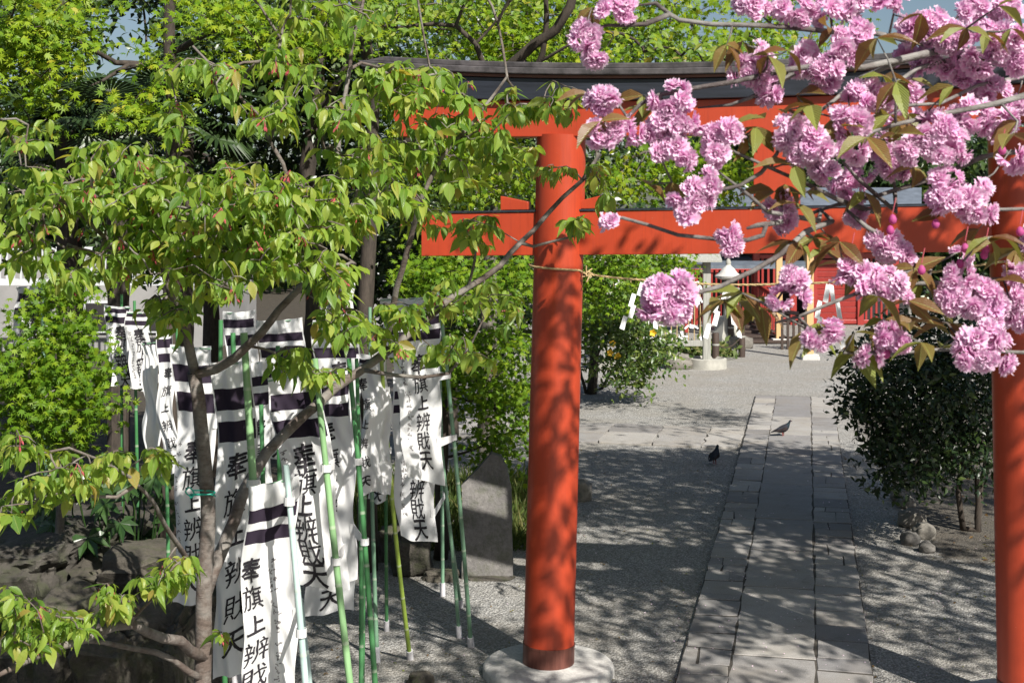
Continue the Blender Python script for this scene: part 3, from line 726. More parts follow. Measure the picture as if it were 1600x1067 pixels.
# low lattice side rail leading to the steps
lr = thing('red_handrail', 'sloping red lattice handrail beside the dark steps of the shrine', 'handrail', P(1200, 520, 38))
A0, A1, B0, B1 = P(1180, 442, 40), P(1216, 466, 36.5), P(1180, 500, 40), P(1216, 526, 36.5)
b = MB(); b.beam(A0, A1, 0.1, 0.1); b.build('top_rail', M['red_wood'], lr)
b = MB(); b.beam(B0, B1, 0.1, 0.1); b.build('bottom_rail', M['red_wood'], lr)
for k in range(12):
    t = k / 11; b = MB(); b.beam(A0.lerp(A1, t), B0.lerp(B1, t), 0.045, 0.045); b.build('baluster', M['red_wood'], lr)
st = thing('shrine_steps', 'dark wooden steps with striped shade in front of the red shrine', 'steps', P(1190, 535, 37))
for k in range(6):
    b = MB(); y = 36.2 + k * 0.55; b.box((P(1186, 0, 37).x, y, 0.06 + k * 0.085), (1.25, 0.56, 0.07)); b.build('tread', M['dark_wood'], st, bevel=0.006)
# covered corridor with a grey roof line
co = thing('corridor', 'low corridor with thin grey roof and dark lattice left of the red shrine', 'corridor', P(1150, 520, 39))
b = MB(); b.prism([P(1068, 420, 38.2), P(1262, 420, 38.2), P(1262, 413, 39.4), P(1068, 413, 39.4)], (0, 0, 0.10)); b.build('roof', M['roof_grey'], co)
b = MB(); b.prism([P(1078, 411, 43), P(1176, 411, 43), P(1164, 402, 44), P(1098, 402, 44)], (0, 0, 0.12)); b.build('upper_roof', M['roof_grey'], co)
for x in range(1075, 1180, 8): box_part('lattice_bar', 'dark_wood', co, P(x, 422, 39.2), P(x + 3, 512, 39.2), 0.05, 0)
for x in (1070, 1132, 1178): box_part('post', 'red_wood', co, P(x, 420, 39), P(x + 6, 520, 39), 0.12)
# timber posts
for (px, pyb, lab) in ((1265, 561, 'pale new timber post on a white footing in the open gravel yard'), (1217, 536, 'pale timber post on a white footing beside the shrine steps')):
    g = G(px, pyb); o = thing('timber_post', lab, 'post', g, 'pale timber posts on white footings')
    k = g.y / F
    b = MB(); b.box((g.x, g.y, 0.06 + 1.72), (0.165, 0.165, 3.34)); b.build('shaft', M['new_wood'], o, bevel=0.008)
    b = MB(); b.box((g.x, g.y, 3.50), (0.30, 0.30, 0.06)); b.build('cap', M['grey_wood'], o, bevel=0.008)
    b = MB(); b.box((g.x, g.y, 0.05), (0.44, 0.40, 0.16), taper=0.86); b.build('footing', M['white_stone'], o, bevel=0.02)
# votive rack with strings and knotted papers
rk = thing('votive_rack', 'weathered grey frame strung with cords and knotted white papers', 'rack', G(1020, 575))
Z = 30.4
xl, xr = P(948, 0, Z).x, P(1104, 0, Z).x
for x in (xl, xr):
    b = MB(); b.box((x, Z, 1.22), (0.17, 0.17, 2.36)); b.build('post', M['grey_wood'], rk, bevel=0.008)
    b = MB(); b.lathe((x, Z, 0), [(0.46, -0.05), (0.45, 0.22), (0.40, 0.235), (0.36, 0.18), (0.05, 0.17)], 28); b.build('concrete_ring', M['concrete'], rk, smooth=True, auto=40)
for z, h in ((0.56, 0.13), (2.30, 0.09)):
    b = MB(); b.box(((xl + xr) / 2, Z - 0.02 if z < 1 else Z, z), (xr - xl - 0.18, 0.08, h)); b.build('crossbar', M['grey_wood'], rk, bevel=0.006)
b = MB(); b.prism([(xl - 0.3, Z - 0.35, 2.40), (xr + 0.3, Z - 0.35, 2.40), (xr + 0.3, Z, 2.56), (xl - 0.3, Z, 2.56)], (0, 0, 0.04))
b.prism([(xl - 0.3, Z, 2.563), (xr + 0.3, Z, 2.563), (xr + 0.3, Z + 0.35, 2.40), (xl - 0.3, Z + 0.35, 2.40)], (0, 0, 0.04)); b.build('little_roof', M['grey_wood'], rk)
rr = random.Random(3); n = 16
for i in range(n):
    x = xl + 0.15 + (xr - xl - 0.3) * i / (n - 1)
    b = MB(); b.tube([(x, Z, 2.25), (x + 0.01, Z, 1.4), (x, Z, 0.63)], 0.011, 5); c = b.build('cord', M['rope'], rk)
    for q in range(rr.choice((2, 3, 3, 4))):
        zz = rr.choice((0.68, 0.72, 1.0, 1.3, 1.62, 1.9)) + rr.uniform(-.06, .06); b = MB()
        for t in range(3):
            d = Vector((rr.uniform(-1, 1), rr.uniform(-.5, .1), rr.uniform(-.9, .6))).normalized() * 0.12
            s0 = Vector((x, Z - 0.015, zz)); sd_ = d.cross(Vector((0, 1, 0))).normalized() * 0.02
            b.prism([s0 - sd_, s0 + sd_, s0 + d + sd_, s0 + d - sd_], (0, 0.003, 0))
        k_ = b.build('knotted_paper', M['paper'], c); k_.location = (0, 0, 0)
# white capped lantern
ln = thing('stone_lantern', 'pale stone lantern with a wide white cap behind the votive rack', 'lantern', G(1138, 540))
g = G(1138, 542); Z = g.y; zc = lambda py: P(0, py, Z).z; rx = lambda px: px / F * Z
L_ = lambda name, prof, m, sides=24: (lambda b: (b.lathe((g.x, g.y, 0), prof, sides), b.build(name, M[m], ln, smooth=True, auto=35)))(MB())
L_('pedestal', [(rx(26), -0.05), (rx(26), zc(522)), (rx(22), zc(516)), (rx(20), zc(498)), (rx(16), zc(494)), (0.02, zc(494))], 'concrete', 6)
L_('shaft', [(rx(8), zc(496)), (rx(7), zc(480)), (rx(7), zc(470)), (rx(9), zc(462))], 'concrete')
L_('platform', [(rx(9), zc(462)), (rx(17), zc(455)), (rx(18), zc(450)), (rx(12), zc(449))], 'concrete', 6)
L_('fire_box', [(rx(11), zc(451)), (rx(11), zc(437)), (rx(12), zc(436)), (0.02, zc(436))], 'dark_inside', 6)
L_('cap', [(rx(10), zc(437)), (rx(20), zc(434)), (rx(21), zc(431)), (rx(14), zc(426)), (rx(9), zc(419)), (rx(5), zc(416)), (rx(4), zc(414)), (0.02, zc(414))], 'white_stone')
L_('finial', [(rx(3), zc(415)), (rx(4.5), zc(411)), (rx(3.5), zc(407)), (0.01, zc(403))], 'concrete')
# bollards with chain
bl = []
for (px, pyt, pyb, lab) in ((1159, 508, 558, 'round dark wooden bollard nearest the open gravel'), (1118, 520, 572, 'thin dark wooden bollard just right of the grey frame post'), (1142, 494, 544, 'dark wooden bollard farther back by the lantern pedestal')):
    g = G(px, pyb); h = (pyb - pyt) / F * g.y
    o = thing('wooden_bollard', lab, 'bollard', g, 'dark wooden bollards in the yard')
    b = MB(); b.lathe((g.x, g.y, 0), [(0.085, -0.05), (0.082, h - 0.03), (0.07, h), (0.01, h + 0.004)], 14); b.build('stake', M['dark_wood'], o, smooth=True, auto=40)
    b = MB(); b.lathe((g.x, g.y, h * 0.62), [(0.088, 0), (0.09, 0.02), (0.088, 0.04), (0.08, 0.041)], 14); b.build('collar', M['grey_wood'], o)
    bl.append((g, h))
b = MB(); a, c = bl[1], bl[0]
p0 = a[0] + Vector((0, 0, a[1] * 0.65)); p1 = c[0] + Vector((0, 0, c[1] * 0.65))
b.tube([p0.lerp(p1, i / 10) + Vector((0, 0, -0.16 * math.sin(math.pi * i / 10))) for i in range(11)], 0.014, 6)
tag(b.build('bollard_rope', M['dark_wood']), 'dark sagging rope tied between the wooden bollards', 'rope')
# low fence right of the steps
lf = thing('low_fence', 'low dark picket fence between the two pale timber posts', 'fence', G(1240, 548))
for k in range(6):
    g = G(1222 + k * 9, 546); b = MB(); b.box((g.x, g.y, 0.42), (0.06, 0.06, 0.88)); b.build('picket', M['dark_wood'], lf)
for z in (0.3, 0.72):
    b = MB(); b.beam(G(1218, 546) + Vector((0, 0.06, z)), G(1272, 546) + Vector((0, 0.06, z)), 0.04, 0.05); b.build('rail', M['dark_wood'], lf)
# pale building and railing far left
pb = thing('pale_building', 'pale low building with a white railing glimpsed through leaves far left', 'building', P(200, 480, 30))
box_part('wall', 'pale_wall', pb, P(-200, 395, 34), P(330, 555, 34), 6, 0)
box_part('wall', 'pale_wall', pb, P(480, 440, 32), P(600, 560, 32), 4, 0)
for x0, x1 in ((-200, 330), (480, 600)):
    box_part('handrail', 'steel', pb, P(x0, 386, 31.6), P(x1, 390, 31.6), 0.06, 0)
    box_part('handrail', 'steel', pb, P(x0, 436, 31.6), P(x1, 446, 31.6), 0.25, 0)
    for x in range(x0, x1, 11): box_part('baluster', 'steel', pb, P(x, 390, 31.6), P(x + 3, 436, 31.6), 0.04, 0)
for x in (-60, 30, 130, 230): 
    f_ = box_part('window', 'steel', pb, P(x, 470, 33.93), P(x + 50, 520, 33.93), 0.06, 0)
    q = box_part('pane', 'dark_inside', f_, P(x + 4, 474, 33.9), P(x + 46, 516, 33.9), 0.02, 0); q.location = (0, 0, 0)

# ------------------------------------------------------------------ banners on bamboo poles
brnd = random.Random(21)
def bamboo(parent, top, bot, r, m, name='pole', node=0.30, sleeve=True):
    top, bot = Vector(top), Vector(bot); d = top - bot; L = d.length; n = max(2, int(L / node)); r = r * 0.88
    perp = Vector((brnd.uniform(-1, 1), brnd.uniform(-.5, .5), 0)) * 0.012 * L
    pts = []; rad = []; uv = []
    at = lambda t: bot + d * t + perp * math.sin(math.pi * t) * 0.6
    for i in range(n):
        t0 = i / n
        for (f, k, u) in ((0.0, 1.0, .15), (0.02, 1.10, 1.0), (0.05, 1.0, 0.9), (0.09, 0.97, 0.1), (0.5, 0.96, 0.0), (0.95, 0.98, 0.0)):
            pts.append(at(t0 + f / n)); rad.append(r * k * (1 - 0.25 * t0)); uv.append(u)
    pts.append(at(1)); rad.append(r * 0.76); uv.append(0.3)
    b = MB(); b.tube(pts, rad, 12, uvx=uv); p = b.build(name, M[m], parent, smooth=True, auto=60)
    if sleeve:
        b = MB(); dd = d.normalized(); b.tube([bot - dd * 0.12, bot + dd * 0.10], r * 1.45, 12); b.build('sleeve', M['plastic'], p, smooth=True, auto=50)
    return at
def cloth_surface(tl, tr, bl_, br, seed, wr=1.0, lean=0.0):
    r = random.Random(seed); ph = [r.uniform(0, 6.3) for _ in range(8)]; wdt = (tr - tl).length
    def S(u, v):
        sagv = v
        p = tl.lerp(tr, u).lerp(bl_.lerp(br, u), sagv)
        a = 0.020 * math.sin(u * 2 * math.pi * 2.6 + ph[0]) * math.exp(-v * 6) \
            + 0.026 * math.sin(u * 4.4 + v * 3.2 + ph[1]) * (0.5 + 0.7 * v) + 0.019 * math.sin(u * 8.5 - v * 7.5 + ph[2]) * (0.35 + v) + 0.007 * abs(math.sin(u * 6 - v * 13 + ph[5])) \
            + 0.010 * math.sin(v * 11 + u * 5.0 + ph[3]) + 0.006 * math.sin(u * 17 + v * 9 + ph[4])
        c = 0.009 * math.sin((u - v * 1.6) * 19 + ph[5]) * max(0, math.sin(v * 5 + ph[6]))
        x = 0.010 * math.sin(v * 7 + ph[7]) + 0.012 * math.sin(v * 13 + ph[2])
        zd = -0.012 * math.sin(u * math.pi) * max(0, 1 - v * 7)                       # top edge sags between its ties
        zd += 0.02 * math.sin(u * 5 + ph[0]) * max(0, v - 0.85) / 0.15 * 0.6
        return p + Vector((x, -(a + c) * wr, zd))
    return S
COLUMN = '奉旗上辨戝天'
def banner(label, tl, tr, bl_, br, Zc, pole=None, pole_mat='bamboo_green', pr_=0.02, stripes=((0.075, 0.14), (0.18, 0.245)), text=(0.62, 0.30, 0.96, 0.34),
           loops=(), seed=0, wr=1.0, chars=COLUMN, side=-1, sleeve=True, cat='banner', faded=1.0, group='white banners on bamboo poles', pz=None):
    """tl.. are photo pixels of the cloth corners at depth Zc; pole = (top px, bottom px or ground)"""
    Zs = Zc if isinstance(Zc, (tuple, list)) else (Zc,) * 4
    a, b_, c, d = (P(q[0], q[1], z) for q, z in zip((tl, tr, bl_, br), Zs))
    root = thing('banner', label, cat, Vector(((c.x + d.x) / 2, c.y, 0)), group)
    S = cloth_surface(a, b_, c, d, seed, wr)
    W = (b_ - a).length; H = (c - a).length
    nu, nv = 20, 64
    vs = [i / nv for i in range(nv + 1)]
    for s0, s1 in stripes: vs += [s0, s1]
    vs = sorted(set(vs)); vs = [v for i, v in enumerate(vs) if i == 0 or v - vs[i - 1] > 0.003 or any(v in s for s in stripes)]
    mb = MB(); mb.add([S(i / nu, v) for v in vs for i in range(nu + 1)], [])
    for j in range(len(vs) - 1):
        vm = (vs[j] + vs[j + 1]) / 2; mi = 1 if any(s0 < vm < s1 for s0, s1 in stripes) else 0
        for i in range(nu):
            k = j * (nu + 1) + i; mb.f.append((k, k + nu + 1, k + nu + 2, k + 1)); mb.mi.append(mi)
    cl = mb.build('cloth', [M['cloth'], M['stripe']], root, smooth=True)
    # hem
    for uu in ((0.0, 0.03), (0.97, 1.0)):
        q = [S(uu[0], v) + Vector((0, -0.002, 0)) for v in vs] + [S(uu[1], v) + Vector((0, -0.002, 0)) for v in vs]; n = len(vs)
        hb = MB(); hb.add(q, [(j, j + 1, n + j + 1, n + j) for j in range(n - 1)], [1 if False else 0][0])
        hb.build('hem', M['cloth'], cl, smooth=True)
    if text:
        uc, v0, v1, size = text; k = len(chars); tb = MB()
        for i, ch in enumerate(chars):
            gv, gf = glyph(ch); v = v0 + (v1 - v0) * (i + 0.5) / k
            sc = size * (0.78 if ch == '上' else 1.0)
            pts = []
            for x, y in gv:
                u_ = uc + x * sc; v_ = v - y * sc * W / H * 1.12
                q = S(min(max(u_, -0.02), 1.02), v_); pts.append(q + Vector((0, -0.0045, 0)))
            tb.add(pts, gf)
        tb.build('lettering', M['ink'], cl)
        # faded, unreadable brush marks of the dedication beside it
        if faded:
            r = random.Random(seed + 99); fb = MB(); uf = uc + side * (size * 0.5 + 0.17)
            v = v0 + 0.03
            while v < v0 + (v1 - v0) * 0.85 and 0.03 < uf < 0.97:
                for _ in range(5):
                    x, y = r.uniform(-.05, .05), r.uniform(-.011, .011); ang = r.choice((0.1, 0.2, 1.45, 1.6, 0.9, -0.7)); L = r.uniform(0.03, 0.07); t = 0.010
                    dx, dy = math.cos(ang) * L, math.sin(ang) * L; nx_, ny_ = -math.sin(ang) * t, math.cos(ang) * t
                    q = [(x - nx_, y * H / W - ny_), (x + nx_, y * H / W + ny_), (x + dx + nx_, y * H / W + dy + ny_), (x + dx - nx_, y * H / W + dy - ny_)]
                    fb.add([S(min(max(uf + i_, 0), 1), v - j_ * W / H) + Vector((0, -0.004, 0)) for i_, j_ in q], [(0, 1, 2, 3)])
                v += 0.036 * (1 if r.random() < 0.8 else 1.7)
            fb.build('faded_marks', M['faded_ink'], cl)
    if pole:
        (tx, ty, tz), (bx, by, bz) = pole
        top = P(tx, ty, tz); bot = G(bx, by) if bz is None else P(bx, by, bz)
        if bz is not None:
            d_ = (bot - top).normalized(); bot = top + d_ * ((top.z - 0.02) / -d_.z)
        at = bamboo(root, top, bot, pr_, pole_mat, sleeve=sleeve)
        for (v, u_edge) in loops:
            e = S(u_edge, v)
            t = (top.z - e.z) / (top.z - bot.z); pc = at(1 - t); lb = MB()
            rr_ = pr_ * 1.22
            ring = []
            for k in range(15):
                an = 2 * math.pi * k / 14; ring.append((math.cos(an), math.sin(an)))
            V = []
            for (x, y) in ring: V += [pc + Vector((x * rr_, y * rr_, 0.021)), pc + Vector((x * rr_, y * rr_, -0.021))]
            lb.add(V, [(2 * k, 2 * k + 1, 2 * k + 3, 2 * k + 2) for k in range(14)])
            sg = 1 if e.x < pc.x else -1
            p0 = pc + Vector((sg * rr_ * 0.2, -rr_, 0)); p1 = e
            q = [p0 + Vector((0, 0, 0.021)), p0 + Vector((0, 0, -0.021))]
            for f in (0.35, 0.7, 1.0, 1.25):
                pm = p0.lerp(p1, f); hgt = 0.021 + 0.012 * f
                if f > 1: pm = S(u_edge + (0.10 if u_edge < 0.5 else -0.10), v) + Vector((0, -0.006, 0)); hgt = 0.03
                q += [pm + Vector((0, 0, hgt)), pm + Vector((0, 0, -hgt))]
            lb.add(q, [(2 * i, 2 * i + 1, 2 * i + 3, 2 * i + 2) for i in range(4)])
            sm = lb.build('tie_loop', M['cloth'], root); so = sm.modifiers.new('thick', 'SOLIDIFY'); so.thickness = 0.003
        # short top rod holding the upper hem
        tb = MB(); y0 = S(0.0, 0.0); y1 = S(1.0, 0.0)
        rb = MB(); rb.tube([y0 + Vector((0, 0.008, -0.02)), y1 + Vector((0, 0.008, -0.02))], 0.005, 6); rb.build('top_rod', M['bamboo_grey'], root)
    return root
E2 = 1e-9
# front rows
banner('long creased banner left of the thick pale bamboo pole in front, dark band high up', (335, 566), (398, 560), (338, 1062), (392, 1050), 7.6,
       ((381, 520, 7.3), (422, 1067, 7.25), ), 'bamboo_pale', 0.030, ((0.09, 0.185), (0.225, 0.325)) if False else ((0.085, 0.155), (0.19, 0.255)), (0.55, 0.275, 0.95, 0.62), ((0.36, 1.0), (0.80, 1.0)), 1, 1.1, faded=0)
banner('lowest front banner on the short bluish white pole, its top edge slanting', (384, 757), (462, 742), (380, 1150), (462, 1140), 7.0,
       ((447, 726, 6.75), (476, 1067, 6.7)), 'bamboo_blue', 0.023, ((0.10, 0.155), (0.185, 0.24)), (0.22, 0.29, 0.93, 0.44), ((0.06, 1.0), (0.55, 1.0)), 2, 1.2, side=1)
banner('wide front banner with large lettering, tied to the middle leaning bamboo pole', (419, 590), (500, 575), (452, 908), (545, 925), 8.0,
       ((492, 560, 7.85), (549, 1067, 7.75)), 'bamboo_pale', 0.026, ((0.09, 0.17), (0.215, 0.30)), (0.46, 0.34, 0.99, 0.46), ((0.42, 1.0), (0.82, 1.0)), 3, 1.4)
banner('banner tied to the two crossing vivid green poles in the middle of the group', (476, 596), (547, 590), (500, 900), (560, 903), 8.7,
       ((545, 560, 8.4), (584, 1067, 8.3)), 'bamboo_green', 0.022, ((0.03, 0.085), (0.125, 0.19)), (0.40, 0.21, 0.97, 0.44), ((0.37, 1.0), (0.75, 1.0)), 4, 1.2)
banner('banner hanging low behind the middle ones, last large character at its hem', (480, 650), (548, 646), (478, 960), (556, 956), 9.6,
       ((572, 575, 9.4), (566, 1060, 9.2)), 'bamboo_green', 0.020, ((0.05, 0.10), (0.14, 0.19)), (0.52, 0.25, 0.98, 0.44), ((0.2, 1.0), (0.6, 1.0)), 5, 1.0)
banner('narrow wrinkled banner on the yellow green bamboo pole', (563, 560), (606, 558), (566, 770), (612, 774), 9.3,
       ((595, 548, 9.15), (641, 1030, None)), 'bamboo_yellow', 0.021, ((0.0, 0.03),), (0.12, 0.12, 0.98, 0.4), ((0.25, 1.0), (0.72, 1.0)), 6, 1.6, faded=0)
banner('short grey looking banner deep in shade on the dark green upright pole', (576, 610), (612, 610), (578, 782), (606, 784), 10.6,
       ((601, 560, 10.5), (604, 985, None)), 'bamboo_green', 0.018, ((0.04, 0.10), (0.15, 0.21)), (0.5, 0.3, 0.98, 0.6), ((0.3, 1.0), (0.7, 1.0)), 7, 1.0, faded=0)
banner('right end banner with six clear characters nearest the red pillar', (612, 492), (686, 484), (634, 748), (692, 756), 9.9,
       ((687, 470, 9.7), (736, 1010, None)), 'bamboo_grey', 0.021, ((0.03, 0.075), (0.105, 0.165)), (0.56, 0.25, 0.93, 0.36), ((0.38, 1.0), (0.76, 1.0)), 8, 0.9)
banner('banner hanging lower behind the right end one, three characters below its hem', (610, 580), (684, 572), (622, 838), (680, 848), 10.5,
       ((672, 560, 10.5), (720, 948, None)), 'bamboo_grey', 0.020, ((0.12, 0.17), (0.205, 0.255)), (0.58, 0.30, 0.985, 0.40), ((0.42, 1.0), (0.83, 1.0)), 9, 0.8)
# left half
banner('sunlit banner at the left end with all its characters clear', (244, 516), (270, 514), (252, 742), (280, 740), 9.4,
       ((276, 505, 9.6), (290, 960, 9.5)), 'bamboo_green', 0.020, ((0.06, 0.125), (0.165, 0.225)), (0.55, 0.24, 0.96, 0.62), ((0.3, 1.0),), 10, 0.6, faded=0)
banner('banner edge turned away in shade at the far left of the front group', (222, 534), (248, 530), (224, 680), (250, 735), 9.7,
       ((252, 505, 9.8), (262, 960, 9.8)), 'bamboo_green', 0.018, ((0.0, 0.03),), None, ((0.3, 1.0),), 11, 0.8)
banner('banner partly behind the thin cherry trunk with bold lower characters', (271, 538), (336, 540), (276, 938), (328, 946), 8.6,
       ((345, 500, 8.9), (352, 960, 8.8)), 'bamboo_green', 0.022, ((0.075, 0.145), (0.185, 0.26)), (0.50, 0.36, 0.96, 0.52), ((0.3, 1.0), (0.7, 1.0)), 12, 1.0)
banner('banner top with two black bands just right of the thick pale pole', (376, 566), (424, 560), (378, 880), (430, 880), 8.9,
       ((434, 540, 9.0), (440, 960, 8.9)), 'bamboo_green', 0.022, ((0.075, 0.125), (0.16, 0.22)), (0.55, 0.28, 0.95, 0.55), ((0.3, 1.0), (0.7, 1.0)), 13, 1.0)
banner('banner with black bands showing above the thin trunk fork in the back row', (352, 486), (402, 484), (356, 740), (402, 740), 10.2,
       ((364, 520, 10.15), (368, 960, 10.1)), 'bamboo_green', 0.028, ((0.05, 0.105), (0.15, 0.215)), (0.5, 0.32, 0.95, 0.5), ((0.3, 0.0),), 14, 0.8)
banner('banner with white top behind the cherry branch in the back row centre', (404, 500), (476, 496), (408, 720), (478, 720), 10.4,
       ((411, 620, 10.3), (408, 980, 10.3)), 'bamboo_green', 0.022, ((0.10, 0.16), (0.20, 0.27)), (0.5, 0.34, 0.95, 0.45), ((0.55, 0.0),), 15, 1.3)
banner('banner half hidden by red cherry stalks in the back row right of centre', (490, 500), (566, 498), (492, 700), (562, 700), 10.6,
       ((578, 480, 10.6), (588, 960, 10.5)), 'bamboo_grey', 0.020, ((0.08, 0.15), (0.22, 0.30)), (0.5, 0.36, 0.95, 0.4), ((0.3, 1.0),), 16, 1.2)
# far rows in shade
banner('bluish shaded banner farthest left beyond the low maple', (24, 448), (84, 440), (22, 540), (78, 552), 14.5,
       ((66, 400, 14.4), (70, 640, 14.4)), 'bamboo_grey', 0.028, ((0.12, 0.26), (0.36, 0.50)), (0.55, 0.52, 1.1, 0.3), ((0.3, 1.0),), 17, 1.0, group='shaded banners farther back')
banner('shaded banner behind the low maple, right one of that pair', (196, 486), (234, 486), (204, 608), (236, 612), 12.2,
       ((210, 470, 12.3), (216, 760, 12.3)), 'bamboo_green', 0.020, ((0.02, 0.07), (0.12, 0.18)), (0.62, 0.24, 0.98, 0.52), ((0.3, 0.0),), 18, 0.5, group='shaded banners farther back')
banner('shaded banner behind the low maple, left one of that pair', (160, 476), (204, 478), (176, 600), (206, 606), 12.6,
       ((190, 460, 12.7), (194, 760, 12.7)), 'bamboo_green', 0.020, ((0.03, 0.09), (0.14, 0.22)), (0.6, 0.28, 0.98, 0.5), ((0.3, 0.0),), 19, 1.0, group='shaded banners farther back')
banner('pale grey banner between dark trunks behind the leafy cherry', (500, 424), (552, 420), (502, 520), (552, 520), 14.0,
       ((521, 410, 13.9), (523, 640, 13.9)), 'bamboo_green', 0.024, ((0.18, 0.30),), (0.4, 0.36, 1.0, 0.34), ((0.3, 0.0),), 20, 0.8, group='shaded banners farther back')
banner('grey banner in shade peeping above the right end banner', (596, 466), (680, 462), (604, 560), (676, 560), 12.2,
       ((684, 455, 12.3), (688, 700, 12.3)), 'bamboo_grey', 0.020, ((0.50, 0.60),), None, ((0.3, 1.0),), 21, 1.0, group='shaded banners farther back')
# bare poles
def bare_pole(label, t, bt, r, m):
    top = P(*t); bot = G(bt[0], bt[1]) if bt[2] is None else P(*bt)
    if bt[2] is not None:
        d_ = (bot - top).normalized(); bot = top + d_ * ((top.z - 0.02) / -d_.z)
    root = thing('bamboo_pole', label, 'pole', bot, 'bamboo poles without a banner of their own'); bamboo(root, top, bot, r, m)
bare_pole('vivid green bamboo pole crossing another in the middle of the banners', (557, 560, 9.0), (562, 1067, 8.8), 0.019, 'bamboo_green')
bare_pole('thin grey green bamboo pole standing close beside the right end banner pole', (690, 700, 10.9), (718, 995, None), 0.019, 'bamboo_grey')
bare_pole('thin bluish bamboo pole low behind the front banner', (470, 935, 8.6), (484, 1067, 8.5), 0.02, 'bamboo_blue')
bare_pole('slim pale pole standing behind the wide front banner', (432, 880, 8.6), (446, 1067, 8.5), 0.016, 'bamboo_yellow')
bare_pole('short vivid green bamboo stump top beside the thick pale pole', (408, 632, 8.75), (412, 960, 8.7), 0.022, 'bamboo_green')
# green twine on the cherry trunk
tw = MB(); c0 = P(320, 772, 7.22)
tw.tube([c0 + Vector((0.066 * math.cos(t), -0.05 + 0.066 * math.sin(t) * 0.5 , 0.003 * t)) for t in np.linspace(0, 9, 40)] , 0.004, 5)
tw.tube(smooth_pts([c0 + Vector((-0.05, -0.08, 0)), c0 + Vector((-0.08, -0.09, 0.03)), c0 + Vector((-0.06, -0.09, 0.055)), c0 + Vector((-0.035, -0.09, 0.02)), c0 + Vector((-0.06, -0.08, -0.005))], 5), 0.004, 5)
tag(tw.build('green_twine', M['twine']), 'bright green twine knotted round the thin cherry trunk', 'twine')

# ------------------------------------------------------------------ rocks, stele
def rock_mesh(name, m, cen, rad, seed, sub=4, rough=0.30, sq=0.65, parent=None):
    bm = bmesh.new(); bmesh.ops.create_icosphere(bm, subdivisions=sub, radius=1)
    off = Vector((seed * 3.7, seed * 1.3, seed * 2.9))
    for v in bm.verts:
        p = v.co.copy(); n1 = noise.fractal(p * 1.1 + off, 0.9, 2.0, 3); n2 = noise.voronoi(p * 1.5 + off)[0][0]; n3 = noise.fractal(p * 5 + off, 0.8, 2.1, 4)
        q = Vector([math.copysign(abs(c) ** sq, c) for c in p])
        k = 1 + rough * n1 - 0.30 * n2 + 0.04 * n3 - (0.10 * abs(noise.noise(Vector((p.x * 2.2, p.y * 2.2, p.z * 6)) + off)) + 0.05 * abs(noise.noise(p * 7 + off))) * (1 if rough > 0.25 else 0.3)
        v.co = Vector((q.x * k * rad[0], q.y * k * rad[1], q.z * k * rad[2])) + Vector(cen)
    me = bpy.data.meshes.new(name); bm.to_mesh(me); bm.free(); me.materials.append(m)
    me.polygons.foreach_set('use_smooth', [True] * len(me.polygons)); me.set_sharp_from_angle(angle=R(38)); me.update()
    return link(me, name, parent)
RK = [  # px, py top, py bottom, Z, half width px, depth m, label
    (40, 822, 960, 11.4, 120, 0.9, 'broad dark bank boulder at the far left above the pond'),
    (215, 850, 990, 11.2, 105, 0.8, 'creased bank boulder below the dark broad leaved plant'),
    (255, 925, 1130, 9.2, 70, 0.6, 'mossy boulder right beside the thin cherry trunk'),
    (185, 955, 1150, 8.9, 62, 0.5, 'upright pale boulder under the curved lower cherry branches'),
    (110, 930, 1120, 9.8, 60, 0.5, 'dark wet boulder in the gap of the pond bank'),
    (310, 900, 1090, 10.0, 60, 0.6, 'low boulder behind the thin cherry trunk'),
    (140, 800, 900, 12.4, 95, 0.7, 'shaded boulder at the back of the pond bank'),
    (40, 985, 1100, 10.4, 50, 0.4, 'small wet rock low in the pond corner'),
]
for i, (px, t, bt, Z, hw, dp, lab) in enumerate(RK):
    c = P(px, (t + bt) / 2, Z); hz = (bt - t) / 2 / F * Z
    tag(rock_mesh('bank_boulder', M['rock'], c, (hw / F * Z, dp, hz * 1.05), i + 1, 5, 0.26, 0.5), lab, 'boulder', 'boulders of the pond bank')
g = G(640, 905); tag(rock_mesh('garden_rock', M['rock'], (g.x, g.y + 0.3, 0.14), (0.25, 0.28, 0.30), 21, 4, 0.2, 0.6), 'rounded brown rock behind the yellow green pole', 'rock')
g = G(610, 890); tag(rock_mesh('garden_rock', M['rock'], (g.x, g.y + 0.5, 0.1), (0.22, 0.25, 0.26), 24, 4, 0.2, 0.6), 'darker rock beside the rounded brown rock under the grass', 'rock')
g = G(915, 780); tag(rock_mesh('garden_rock', M['cobble'], (g.x - 0.05, g.y, 0.08), (0.14, 0.2, 0.2), 22, 3, 0.2), 'small pale rock half behind the left red pillar', 'rock')
g = G(690, 905); tag(rock_mesh('garden_rock', M['rock'], (g.x, g.y, 0.03), (0.20, 0.14, 0.07), 23, 3, 0.2), 'flat low stone on the gravel left of the stele', 'rock')
g = G(500, 1075); tag(rock_mesh('garden_rock', M['rock'], (P(500, 0, 10.0).x + 0.75, 9.95, 0.03), (0.11, 0.10, 0.09), 25, 3, 0.2), 'small grey rock on the gravel at the lower edge near the pole sleeve', 'rock')
ED = [(1402, 772, 12, 'small pale cobble at the far end of the cobble row'), (1418, 782, 14, 'sunlit cobble second from the far end of the row'), (1398, 764, 8, 'tiny pebble like cobble farthest back in the row'),
      (1425, 805, 22, 'big round shaded cobble in the middle of the row'), (1408, 782, 9, 'pale small cobble wedged between the sunlit ones'), (1422, 838, 16, 'striped sunlit cobble at the near end of the row'),
      (1444, 826, 18, 'flat shaded cobble behind the striped one'), (1448, 852, 13, 'nearest low cobble half buried in the soil')]
